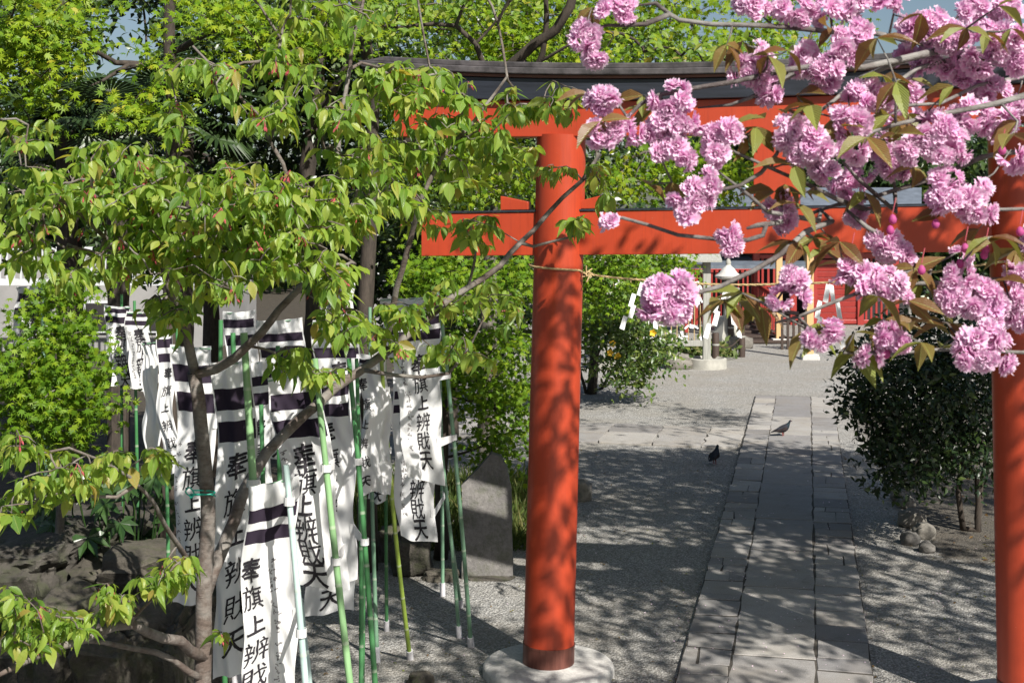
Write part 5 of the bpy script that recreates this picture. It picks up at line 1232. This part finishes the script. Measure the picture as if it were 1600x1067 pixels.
# ------------------------------------------------------------------ leafy cherry tree in front of the banners
def PL(pts): return [P(x, y, z) for x, y, z in pts]
ch = thing('cherry_tree', 'young cherry with thin grey trunk, hanging fresh leaves and red stalks before the banners', 'tree', Vector((P(318, 0, 7.3).x, 7.3, 0)))
sk = Skeleton()
sk.line([Vector((P(318, 0, 7.3).x, 7.3, -0.1))] + PL([(318, 1150, 7.3), (317, 1060, 7.3), (319, 960, 7.3), (323, 860, 7.3), (325, 780, 7.25), (319, 700, 7.2), (308, 625, 7.15), (301, 580, 7.1)]), 0.056, 0.036, 0.1, 0.015)
sk.line(PL([(301, 580, 7.1), (294, 540, 7.0), (287, 505, 6.9), (277, 470, 6.8), (262, 430, 6.6), (255, 385, 6.4), (270, 330, 6.2)]), 0.028, 0.010, 0.1, 0.03)
sk.line(PL([(302, 583, 7.1), (335, 575, 7.05), (364, 559, 7.0), (405, 522, 6.9), (435, 485, 6.8), (471, 451, 6.8), (512, 405, 6.7), (540, 350, 6.7), (560, 290, 6.8)]), 0.028, 0.010, 0.1, 0.02)
sk.line(PL([(322, 930, 7.3), (345, 860, 7.4), (380, 770, 7.5), (415, 708, 7.6), (475, 650, 7.8), (524, 604, 8.0), (565, 580, 8.1), (620, 537, 8.25), (705, 468, 8.5), (732, 448, 8.6), (780, 417, 8.8), (834, 360, 9.0), (881, 310, 9.1), (911, 283, 9.1), (938, 240, 9.1)]), 0.037, 0.013, 0.12, 0.02)
sk.line(PL([(600, 560, 8.2), (596, 535, 8.2), (611, 495, 8.1), (617, 452, 8.0), (639, 388, 7.9), (655, 310, 7.8), (700, 240, 7.8), (745, 190, 7.9), (790, 120, 8.0)]), 0.022, 0.008, 0.1, 0.03)
sk.line(PL([(565, 580, 8.1), (620, 588, 8.0), (660, 592, 8.0), (700, 585, 8.0), (735, 540, 8.1), (755, 500, 8.2)]), 0.014, 0.006, 0.1, 0.02)
sk.line(PL([(834, 385, 8.95), (870, 376, 8.9), (895, 370, 8.9), (920, 350, 8.85)]), 0.010, 0.005, 0.1, 0.01)
sk.line(PL([(732, 448, 8.6), (740, 415, 8.6), (745, 385, 8.6), (735, 355, 8.6)]), 0.010, 0.005, 0.1, 0.01)
sk.line(PL([(322, 1030, 7.3), (298, 1018, 7.2), (282, 1000, 7.0), (255, 996, 6.9), (231, 987, 6.8), (210, 976, 6.7), (183, 979, 6.6), (156, 987, 6.5), (129, 1000, 6.4), (94, 1011, 6.3), (54, 1027, 6.2), (21, 1042, 6.1), (-10, 1058, 6.0)]), 0.031, 0.013, 0.08, 0.01)
sk.line(PL([(320, 1060, 7.3), (298, 1051, 7.2), (269, 1030, 7.1), (242, 1019, 7.0), (202, 1012, 6.9), (161, 1003, 6.7), (130, 1002, 6.5)]), 0.021, 0.009, 0.08, 0.01)
sk.line(PL([(199, 979, 6.65), (222, 955, 6.6), (242, 935, 6.6), (262, 900, 6.55)]), 0.010, 0.006, 0.08, 0.01)
sk.line(PL([(318, 900, 7.3), (296, 878, 7.2), (277, 853, 7.0), (258, 820, 6.8), (237, 785, 6.6), (205, 745, 6.4), (160, 720, 6.2), (110, 700, 6.0), (50, 710, 5.9)]), 0.016, 0.005, 0.08, 0.02)
sk.line(PL([(213, 755, 6.45), (180, 778, 6.4), (140, 775, 6.3), (90, 770, 6.2), (30, 790, 6.1)]), 0.011, 0.005, 0.08, 0.02)
sk.line(PL([(262, 430, 6.6), (210, 400, 6.3), (150, 360, 6.0), (90, 308, 5.8), (51, 260, 5.7), (27, 230, 5.6), (0, 192, 5.5), (-30, 150, 5.4)]), 0.014, 0.006, 0.1, 0.03)
sk.line(PL([(512, 405, 6.7), (470, 330, 6.5), (440, 250, 6.4), (400, 180, 6.4), (340, 110, 6.4), (300, 70, 6.4)]), 0.014, 0.006, 0.1, 0.03)
sk.line(PL([(540, 350, 6.7), (530, 250, 6.7), (540, 150, 6.8), (560, 40, 6.9), (575, -60, 7.0)]), 0.015, 0.008, 0.1, 0.03)
CL = [  # px, py, rx, ry, clusters, Z
    (55, 290, 75, 60, 15, 5.7), (50, 375, 65, 50, 13, 5.7), (150, 310, 80, 50, 22, 5.9), (250, 300, 80, 55, 28, 6.1), (225, 385, 90, 50, 28, 6.1), (330, 330, 80, 60, 30, 6.2),
    (120, 420, 60, 35, 9, 5.9), (400, 300, 80, 60, 28, 6.3), (330, 425, 85, 45, 24, 6.3), (430, 385, 90, 50, 28, 6.4), (490, 320, 80, 55, 24, 6.6), (520, 430, 55, 45, 13, 6.7),
    (530, 500, 45, 40, 12, 7.0), (270, 480, 50, 36, 11, 6.5), (290, 100, 40, 26, 4, 6.3), (345, 118, 40, 30, 6, 6.3), (450, 100, 60, 40, 8, 6.5), (430, 170, 60, 45, 11, 6.4),
    (520, 180, 55, 60, 12, 6.7), (655, 125, 50, 36, 8, 7.4), (612, 112, 34, 22, 7, 7.3), (690, 115, 36, 20, 5, 7.6), (720, 150, 40, 30, 3, 7.8), (605, 130, 45, 50, 8, 7.2), (635, 150, 40, 40, 6, 7.4), (560, 240, 60, 50, 15, 7.0), (645, 225, 60, 45, 12, 7.6), (705, 190, 60, 36, 9, 7.8),
    (765, 190, 50, 36, 9, 7.9), (830, 165, 50, 36, 9, 8.1), (880, 150, 35, 30, 4, 8.4), (790, 240, 45, 36, 8, 8.1), (700, 270, 50, 36, 8, 7.9), (610, 295, 60, 50, 13, 7.4),
    (555, 335, 50, 40, 12, 7.0), (650, 335, 45, 30, 7, 8.0), (740, 355, 50, 30, 10, 8.7), (230, 240, 60, 40, 9, 6.2), (140, 245, 60, 40, 8, 5.9), (265, 185, 40, 30, 5, 6.2),
    (545, 20, 60, 40, 6, 7.0), (470, 40, 50, 40, 4, 6.8), (40, 210, 50, 40, 6, 5.6), (868, 262, 26, 14, 3, 9.0), (905, 345, 22, 10, 4, 8.85), (945, 300, 20, 20, 2, 9.1), (930, 265, 26, 20, 3, 9.1),
    (765, 470, 40, 36, 5, 8.4), (800, 480, 20, 40, 4, 8.5), (700, 460, 40, 30, 6, 8.4), (690, 535, 50, 36, 8, 8.2), (735, 560, 36, 26, 4, 8.1), (610, 535, 50, 26, 7, 8.1), (640, 480, 45, 30, 7, 8.1),
    (460, 555, 50, 26, 7, 7.2), (500, 578, 40, 16, 5, 7.4), (40, 765, 55, 36, 7, 6.0), (110, 735, 50, 46, 12, 6.1), (180, 720, 40, 36, 8, 6.3), (40, 700, 45, 30, 5, 5.9), (235, 720, 26, 26, 3, 6.4), (15, 800, 30, 16, 2, 6.0),
    (285, 878, 40, 24, 8, 6.6), (250, 905, 40, 28, 9, 6.6), (190, 935, 30, 30, 6, 6.5), (160, 920, 22, 16, 3, 6.5), (40, 970, 48, 46, 13, 6.2), (110, 970, 45, 30, 11, 6.3), (15, 935, 26, 22, 4, 6.1), (55, 1005, 30, 16, 3, 6.2), (345, 985, 10, 14, 1, 7.2),
    (700, -60, 260, 50, 26, 8.0), (420, -50, 160, 40, 12, 6.8), (900, -140, 200, 80, 12, 8.3)]
r = np.random.default_rng(55); tg = []; Ls = []
for (cx, cy, rx_, ry_, n, Z) in CL:
    Z = Z - 0.5 if Z < 7.2 and cy < 520 and cx >= 300 else Z
    for _ in range(int(n * (2.2 if cy < 520 else 1.9) + 0.5)):
        v = unit(r.normal(size=3)) * r.uniform(0, 1) ** 0.5
        tg.append(P(cx + v[0] * rx_, cy + v[2] * ry_, Z + v[1] * 0.45))
sk.grow(tg, 0.12, 0.15)
b = MB(); sk.build(b, 0.0024, 0.36, 6, 0.008); b.build('trunk', M['cherry_bark'], ch, smooth=True)
loc = []; D = []; Nn = []; sz = []
for t in tg:
    k = r.integers(4, 8); a0 = r.uniform(0, 6.28)
    for i in range(k):
        az = a0 + i * 6.28 / k + r.uniform(-.4, .4); el = r.uniform(-1.25, -0.05)
        d = np.array([math.cos(az) * math.cos(el), math.sin(az) * math.cos(el), math.sin(el)])
        out = np.array([d[0], d[1], 0]); out = out / (np.linalg.norm(out) + 1e-6)
        nrm = np.array([0, 0, 1.0]) * math.cos(el) + out * -math.sin(el) + r.normal(size=3) * 0.35
        base = np.array(t) + out * r.uniform(0.008, 0.03) - np.array([0, 0, r.uniform(0, .012)])
        loc.append(base); D.append(d); Nn.append(nrm); sz.append((14 + 22 * r.random() ** 1.3) / F * t[1] * (1 if t[1] < 8 else 0.92))
loc = np.array(loc); m3 = frames(np.array(D), np.array(Nn)); sz = np.array(sz)
leaves_split(ch, T_CHERRY, M['cherry_leaf'], loc, m3, sz, 300, 'leaf', 'foliage', [tpl_mesh(q, 'leaf', M['cherry_leaf']) for q in (T_CHERRY, T_CHERRY2, T_CHERRY3, T_CHERRY4)], [T_CHERRY, T_CHERRY2, T_CHERRY3, T_CHERRY4])
# red stalks left from the blossom
b = MB()
for i in r.choice(len(tg), 230, replace=False):
    t = Vector(tg[i])
    if t.z > 4.6 or (t.x / t.y * F + 800) < 20: continue
    for q in range(r.integers(2, 5)):
        d = Vector((r.normal() * .5, r.normal() * .5 - .2, -1)).normalized(); e = t + d * r.uniform(0.03, 0.055)
        b.tube([t, t.lerp(e, .5) + Vector((0.003, 0, 0)), e], [0.0014, 0.0014, 0.0016], 4); b.tube([e, e + d * 0.010, e + d * 0.020], [0.0033, 0.0048, 0.001], 5)
tag(b.build('red_stalk', M['calyx'], ch), kind='stuff')

# ------------------------------------------------------------------ pink double cherry at the right
pk = thing('blossom_tree', 'double flowered pink cherry reaching in from the right with bronze leaves', 'tree', Vector((2.75, 3.5, 0)))
sk = Skeleton(0.76)
sk.line([(2.75, 3.5, -0.1), (2.72, 3.5, 0.8), (2.6, 3.55, 1.7), (2.4, 3.6, 2.5), (2.15, 3.62, 3.1)], 0.12, 0.07, 0.1, 0.02)
sk.line([(2.15, 3.62, 3.1)] + PL([(1900, 150, 3.7), (1760, 90, 3.6), (1600, 88, 3.5), (1510, 76, 3.4), (1460, 70, 3.35)]), 0.022, 0.007, 0.06, 0.01)
sk.line([(2.15, 3.62, 3.1)] + PL([(1850, 230, 3.6), (1700, 160, 3.45), (1600, 121, 3.4), (1526, 135, 3.35), (1465, 162, 3.3), (1414, 165, 3.25)]), 0.016, 0.005, 0.06, 0.01)
sk.line(PL([(1850, 230, 3.6), (1720, 200, 3.3), (1600, 148, 3.2), (1559, 159, 3.2), (1492, 172, 3.15), (1438, 186, 3.1), (1397, 196, 3.1), (1360, 209, 3.1)]), 0.022, 0.006, 0.06, 0.01)
sk.line(PL([(1850, 240, 3.6), (1700, 235, 3.5), (1566, 240, 3.4), (1532, 246, 3.4), (1482, 267, 3.35), (1431, 287, 3.35), (1364, 307, 3.3), (1316, 317, 3.3), (1283, 327, 3.3), (1240, 345, 3.3)]), 0.014, 0.006, 0.06, 0.008)
sk.line([(2.4, 3.6, 2.5)] + PL([(1950, 420, 3.5), (1750, 360, 3.3), (1600, 325, 3.2), (1562, 325, 3.2), (1532, 310, 3.15), (1500, 290, 3.1)]), 0.014, 0.005, 0.06, 0.01)
sk.line([(2.4, 3.6, 2.5)] + PL([(1950, 480, 3.5), (1750, 500, 3.3), (1600, 552, 3.1), (1465, 549, 3.1), (1397, 556, 3.1), (1320, 552, 3.1)]), 0.013, 0.005, 0.06, 0.01)
sk.line(PL([(1950, 440, 3.5), (1700, 430, 3.3), (1500, 440, 3.2), (1397, 445, 3.15), (1340, 458, 3.1), (1296, 475, 3.1), (1249, 495, 3.1), (1212, 505, 3.1)]), 0.012, 0.005, 0.06, 0.006)
sk.line(PL([(1249, 490, 3.1), (1212, 485, 3.1), (1188, 471, 3.1)]), 0.007, 0.004, 0.05, 0.005)
sk.line(PL([(1510, 76, 3.4), (1440, 68, 3.35), (1360, 52, 3.3), (1300, 52, 3.3), (1240, 45, 3.25), (1180, 40, 3.2), (1110, 37, 3.2), (1060, 30, 3.2), (1043, 20, 3.2), (1023, 5, 3.2)]), 0.010, 0.007, 0.05, 0.006)
sk.line(PL([(1043, 22, 3.2), (1010, 37, 3.2), (975, 40, 3.2), (950, 40, 3.2)]), 0.009, 0.005, 0.05, 0.006)
sk.line(PL([(1480, 76, 3.38), (1428, 88, 3.3), (1347, 108, 3.25), (1300, 103, 3.2), (1230, 112, 3.2), (1150, 128, 3.15), (1080, 138, 3.15), (1030, 147, 3.1), (1002, 160, 3.1), (979, 182, 3.1)]), 0.012, 0.006, 0.05, 0.006)
sk.line(PL([(1242, 118, 3.2), (1200, 140, 3.2), (1171, 155, 3.2), (1141, 165, 3.2), (1090, 169, 3.2)]), 0.008, 0.004, 0.05, 0.006)
sk.line(PL([(1470, 80, 3.35), (1414, 94, 3.3), (1347, 121, 3.3), (1303, 159, 3.25), (1276, 179, 3.2)]), 0.011, 0.006, 0.05, 0.006)
sk.line(PL([(1520, 84, 3.4), (1431, 108, 3.35), (1397, 132, 3.3), (1350, 159, 3.25)]), 0.010, 0.005, 0.05, 0.006)
sk.line(PL([(1400, 330, 3.3), (1370, 304, 3.3), (1340, 278, 3.25), (1316, 253, 3.2)]), 0.009, 0.006, 0.05, 0.006)
sk.line(PL([(1364, 330, 3.3), (1310, 312, 3.2), (1249, 283, 3.15), (1205, 263, 3.1), (1138, 233, 3.1)]), 0.010, 0.004, 0.05, 0.006)
sk.line(PL([(1280, 345, 3.25), (1202, 331, 3.15), (1171, 304, 3.1), (1121, 267, 3.1)]), 0.009, 0.005, 0.05, 0.006)
sk.line(PL([(1212, 243, 3.1), (1190, 270, 3.1), (1158, 290, 3.05), (1120, 299, 3.05), (1080, 300, 3.05)]), 0.007, 0.005, 0.05, 0.006)
sk.line(PL([(1455, 414, 3.2), (1397, 380, 3.2), (1354, 353, 3.2), (1323, 327, 3.25)]), 0.009, 0.008, 0.05, 0.006)
sk.line(PL([(1300, 345, 3.28), (1260, 362, 3.2), (1222, 397, 3.1), (1178, 424, 3.05), (1127, 448, 3.0), (1077, 461, 3.0), (1050, 465, 3.0)]), 0.010, 0.006, 0.05, 0.006)
sk.line(PL([(1230, 345, 3.2), (1200, 350, 3.1), (1195, 367, 3.1), (1171, 375, 3.1), (1127, 375, 3.1), (1060, 369, 3.1), (1010, 352, 3.1), (970, 340, 3.1)]), 0.009, 0.005, 0.05, 0.006)
sk.line(PL([(1199, 350, 3.1), (1185, 352, 3.1), (1168, 357, 3.1)]), 0.0095, 0.008, 0.05, 0.003)
FL = [  # px, py, rx, ry, Z
    (962, 18, 30, 22, 3.2), (990, 18, 16, 16, 3.2), (918, 55, 22, 25, 3.2), (932, 85, 18, 18, 3.2), (948, 158, 27, 27, 3.1), (930, 212, 24, 20, 3.1), (962, 212, 28, 22, 3.1), (985, 205, 20, 20, 3.1),
    (1050, 160, 38, 35, 3.1), (1035, 195, 34, 22, 3.1), (1070, 185, 30, 26, 3.1), (1058, 240, 28, 26, 3.1), (1130, 212, 28, 28, 3.1), (1118, 240, 26, 22, 3.1), (1025, 240, 10, 10, 3.1),
    (1180, 90, 30, 26, 3.2), (1180, 118, 36, 22, 3.2), (1200, 138, 24, 18, 3.2), (1170, 15, 34, 26, 3.25), (1240, 18, 36, 30, 3.25), (1295, 22, 40, 26, 3.3), (1335, 8, 32, 16, 3.3), (1400, 4, 36, 10, 3.3),
    (1320, 75, 34, 34, 3.2), (1295, 112, 36, 28, 3.2), (1260, 95, 26, 24, 3.25), (1340, 60, 20, 22, 3.2), (1440, 45, 34, 36, 3.35), (1480, 60, 36, 36, 3.35), (1530, 75, 42, 44, 3.3), (1580, 70, 36, 46, 3.3), (1450, 100, 34, 26, 3.4), (1500, 110, 44, 24, 3.4), (1420, 85, 20, 16, 3.4), (1520, 20, 30, 22, 3.4), (1575, 22, 34, 24, 3.4),
    (1240, 205, 34, 30, 3.1), (1260, 230, 40, 30, 3.1), (1225, 235, 26, 22, 3.1), (1295, 270, 24, 18, 3.1), (1325, 160, 34, 28, 3.15), (1330, 195, 30, 28, 3.1), (1330, 235, 26, 24, 3.1), (1370, 150, 28, 22, 3.25), (1380, 235, 26, 30, 3.3), (1400, 260, 30, 24, 3.3),
    (1450, 205, 42, 32, 3.1), (1475, 230, 42, 26, 3.1), (1425, 235, 22, 20, 3.1), (1510, 185, 44, 28, 3.3), (1560, 195, 36, 26, 3.3), (1420, 150, 34, 18, 3.4), (1580, 245, 24, 20, 3.2), (1590, 160, 24, 20, 3.4), (1550, 140, 36, 18, 3.4),
    (1075, 305, 38, 24, 3.05), (1100, 288, 26, 22, 3.05), (1078, 330, 26, 14, 3.05), (1218, 325, 18, 16, 3.2), (1232, 345, 22, 18, 3.2), (1330, 298, 30, 24, 3.3), (1345, 340, 20, 18, 3.3), (1135, 366, 15, 10, 3.1), (1136, 382, 18, 9, 3.1), (955, 350, 17, 8, 3.1),
    (1478, 285, 24, 20, 3.1), (1490, 315, 32, 24, 3.1), (1525, 300, 22, 18, 3.15), (1530, 330, 24, 16, 3.15), (1465, 310, 16, 16, 3.1), (1385, 380, 28, 22, 3.2), (1400, 398, 24, 18, 3.2),
    (1062, 445, 22, 24, 3.0), (1020, 468, 30, 26, 3.0), (1048, 485, 34, 20, 3.0), (1036, 452, 20, 20, 3.0), (1070, 470, 14, 22, 3.0), (1240, 438, 22, 20, 3.05), (1222, 466, 20, 16, 3.05), (1245, 462, 14, 12, 3.05),
    (1355, 430, 32, 24, 3.1), (1385, 440, 30, 24, 3.1), (1345, 450, 26, 16, 3.1), (1408, 468, 22, 26, 3.1), (1320, 425, 18, 16, 3.1), (1495, 435, 30, 30, 3.1), (1520, 468, 40, 30, 3.1), (1545, 490, 40, 24, 3.1), (1490, 470, 26, 22, 3.1), (1580, 465, 28, 30, 3.2), (1590, 420, 20, 26, 3.2), (1500, 400, 16, 14, 3.15),
    (1535, 530, 38, 30, 3.0), (1545, 560, 36, 22, 3.0), (1515, 555, 26, 22, 3.0), (1272, 528, 16, 18, 3.05), (1300, 515, 22, 12, 3.05), (1380, 522, 24, 16, 3.1), (1360, 560, 18, 20, 3.1), (1405, 535, 20, 12, 3.1), (1590, 500, 24, 20, 3.2), (1420, 190, 26, 20, 3.3), (1345, 270, 20, 16, 3.35)]
def flower_mesh(seed):
    r = random.Random(seed); V = []; U = []; Fc = []
    for (cnt, el, L, wd, cup) in ((9, 0.05, 1.0, 0.62, 0.20), (8, 0.45, 0.92, 0.56, 0.28), (7, 0.85, 0.78, 0.50, 0.35), (5, 1.25, 0.62, 0.42, 0.4)):
        for i in range(cnt):
            az = 6.283 * (i + r.uniform(-.25, .25)) / cnt + el * 3; e = el + r.uniform(-.18, .18); l = L * r.uniform(0.85, 1.1)
            d = Vector((math.cos(az) * math.cos(e), math.sin(az) * math.cos(e), math.sin(e))); s_ = Vector((-math.sin(az), math.cos(az), 0)); n = s_.cross(d) * -1
            tw = r.uniform(-.35, .35); s_, n = s_ * math.cos(tw) + n * math.sin(tw), n * math.cos(tw) - s_ * math.sin(tw)
            k = len(V)
            for (t, ww) in ((0.06, 0.16), (0.42, 0.8), (0.8, 1.0), (1.0, 0.72)):
                for sx in (-1, 0, 1):
                    tt = t - (0.10 if (t == 1.0 and sx == 0) else 0)
                    p = d * tt * l + s_ * sx * ww * wd / 2 * l + n * (cup * (abs(sx) * ww * 0.35 - tt * (1 - tt) * 1.0) + (0.10 * tt * tt * r.uniform(-1, 1.2)))
                    p += n * (r.uniform(-.05, .05) if t > .7 else 0)
                    V.append(p); U.append((sx, t * (0.75 + 0.25 * r.random()), 0))
            for a in range(3):
                for c in range(2): q = k + a * 3 + c; Fc.append((q, q + 1, q + 4, q + 3))
    b = MB(); b.add(V, Fc, 0, U); return b.mesh('blossom', [M['petal']], True), (np.array([tuple(v) for v in V]), Fc, np.array(U))
FM = [flower_mesh(i) for i in range(4)]
OUT = [(1650, 90, 40, 36, 3.45), (1700, 130, 42, 34, 3.5), (1770, 100, 46, 40, 3.6), (1850, 150, 44, 40, 3.65), (1650, 180, 36, 30, 3.35), (1720, 220, 44, 34, 3.4), (1800, 240, 40, 34, 3.55), (1640, 250, 30, 28, 3.4), (1680, 330, 40, 32, 3.25), (1760, 380, 44, 36, 3.3),
       (1850, 400, 40, 36, 3.45), (1650, 430, 34, 30, 3.25), (1720, 480, 40, 34, 3.3), (1660, 540, 38, 30, 3.15), (1780, 520, 40, 32, 3.35), (1900, 300, 46, 40, 3.6), (1920, 460, 40, 34, 3.5), (1690, 40, 46, 34, 3.5), (1800, 20, 50, 40, 3.6), (1620, 380, 26, 24, 3.2)]
FL += OUT
r = np.random.default_rng(66); fl = []; tips = []
for (cx, cy, rx_, ry_, Z) in FL:
    rx_ *= 1.1; ry_ *= 1.1; n = max(3, int(round(rx_ * ry_ / 112.0)))
    cen = np.array(P(cx, cy, Z)); tips.append(P(cx, cy - ry_ * 0.5, Z + 0.02))
    for i in range(n):
        v = unit(r.normal(size=3)); v[1] = -abs(v[1]) if r.random() < 0.75 else v[1]; rad = r.uniform(0.45, 0.85)
        pos = cen + v * rad * np.array([rx_ / F * Z, (rx_ + ry_) / 2 / F * Z, ry_ / F * Z])
        ax = unit(v + r.normal(size=3) * 0.35 + np.array([0, -0.2, 0])); fl.append((pos, ax, r.uniform(14, 22) / F * Z))
sk.grow(tips, 0.05, 0.0)
BL = [(1200, 88), (1230, 80), (1160, 65), (1135, 70), (1180, 198), (1165, 212), (1195, 185), (1268, 165), (1225, 172), (1320, 188), (1390, 180), (1420, 178), (1400, 128), (1370, 60), (1440, 22), (1510, 45), (1540, 50), (1580, 45), (1560, 10), (1210, 300), (1232, 292), (1260, 300), (1245, 318), (1270, 372), (1290, 365), (1312, 378), (1290, 392), (1250, 380), (1160, 458), (1180, 466), (1190, 480), (1145, 470), (1330, 425), (1320, 412), (1400, 432), (1370, 462), (1420, 470), (1440, 500), (1480, 505), (1440, 440), (1455, 458), (1590, 390), (1570, 372), (1530, 358), (1545, 372), (920, 146), (938, 190), (1005, 150), (1020, 172), (1015, 290), (1050, 285), (925, 12), (1480, 330), (1400, 210), (1430, 262), (1355, 215), (1280, 505), (1262, 515), (1340, 545), (1335, 520), (1400, 515), (1440, 535), (1470, 545), (1590, 190), (1580, 210), (1350, 300), (1310, 200), (1240, 258), (1380, 120), (1420, 125), (1600, 365), (1430, 420), (1380, 500), (1420, 505), (1490, 135), (1130, 470), (1245, 150), (1300, 45), (1555, 440), (1450, 480)]
BL += [(1640, 120), (1700, 180), (1760, 150), (1820, 200), (1690, 260), (1640, 330), (1740, 340), (1800, 420), (1680, 420), (1640, 500), (1740, 540), (1880, 380), (1860, 120), (1720, 90)]
lt = [P(x, y, 3.15 + max(0, x - 1600) * 0.0015 + r.uniform(-.12, .12)) for x, y in BL]; sk.grow(lt, 0.05, 0.0)
b = MB(); sk.build(b, 0.0022, 0.36, 6, 0.006); b.build('trunk', M['blossom_bark'], pk, smooth=True)
vis = in_frame(np.array([q[0] for q in fl])); idx = r.permutation(len(fl)); idx = np.concatenate([idx[vis[idx]], idx[~vis[idx]]])
def flower_mx(pos, ax, s_):
    q = Vector(ax).to_track_quat('Z', 'Y') @ Matrix.Rotation(r.uniform(0, 6.28), 3, 'Z').to_quaternion(); return q.to_matrix(), s_
rest = []
for j, i in enumerate(idx):
    pos, ax, s_ = fl[i]; m, s_ = flower_mx(pos, ax, s_)
    if j < 300:
        mx = m.to_4x4() @ Matrix.Scale(s_, 4); mx.translation = Vector(pos); place(FM[j % 4][0], 'blossom', pk, mx)
    else: rest.append((pos, np.array(m), s_))
if rest: tag(scatter('blossoms', FM[0][1], M['petal'], np.array([q[0] for q in rest]), np.stack([q[1] for q in rest]), np.array([q[2] for q in rest]), pk), kind='stuff')
print('flowers', len(fl))
bm_ = [tpl_mesh(T_BRONZE, 'leaf', M['bronze_leaf'])]; cnt = 0
for t in lt:
    a0 = r.uniform(0, 6.28)
    for i in range(r.integers(2, 5)):
        az = a0 + i * 1.7 + r.uniform(-.4, .4); el = r.uniform(-0.9, 0.25)
        d = np.array([math.cos(az) * math.cos(el), math.sin(az) * math.cos(el) * 0.7, math.sin(el)]); nrm = np.array([0, -0.25, 1.0]) + r.normal(size=3) * 0.4
        m3_ = frames(d[None], nrm[None])[0]; s_ = r.uniform(36, 70) / F * t.y
        mx = Matrix(m3_.tolist()).to_4x4() @ Matrix.Scale(s_, 4); mx.translation = t; place(bm_[0], 'leaf', pk, mx); cnt += 1
# closed buds
BU = [(1395, 343), (1391, 360), (1508, 388), (1540, 390), (1500, 412), (1538, 398), (1440, 422), (1330, 398), (1025, 242), (1462, 350), (1594, 362), (1566, 235), (1385, 553)]
for x, y in BU:
    o = P(x, y, 3.1); b = MB(); s_ = 0.008
    b.lathe(o, [(0.001, 0.012), (s_ * .7, 0.009), (s_ * 1.2, 0.001), (s_ * 1.0, -0.007), (s_ * .3, -0.011)], 10); b.build('bud', M['petal_dark'] if 'petal_dark' in M else M['petal'], pk, smooth=True)
    b = MB(); b.tube([o + Vector((0, 0, 0.016)), o + Vector((0.01, 0.01, 0.05))], 0.0012, 5); b.build('stalk', M['calyx'], pk)
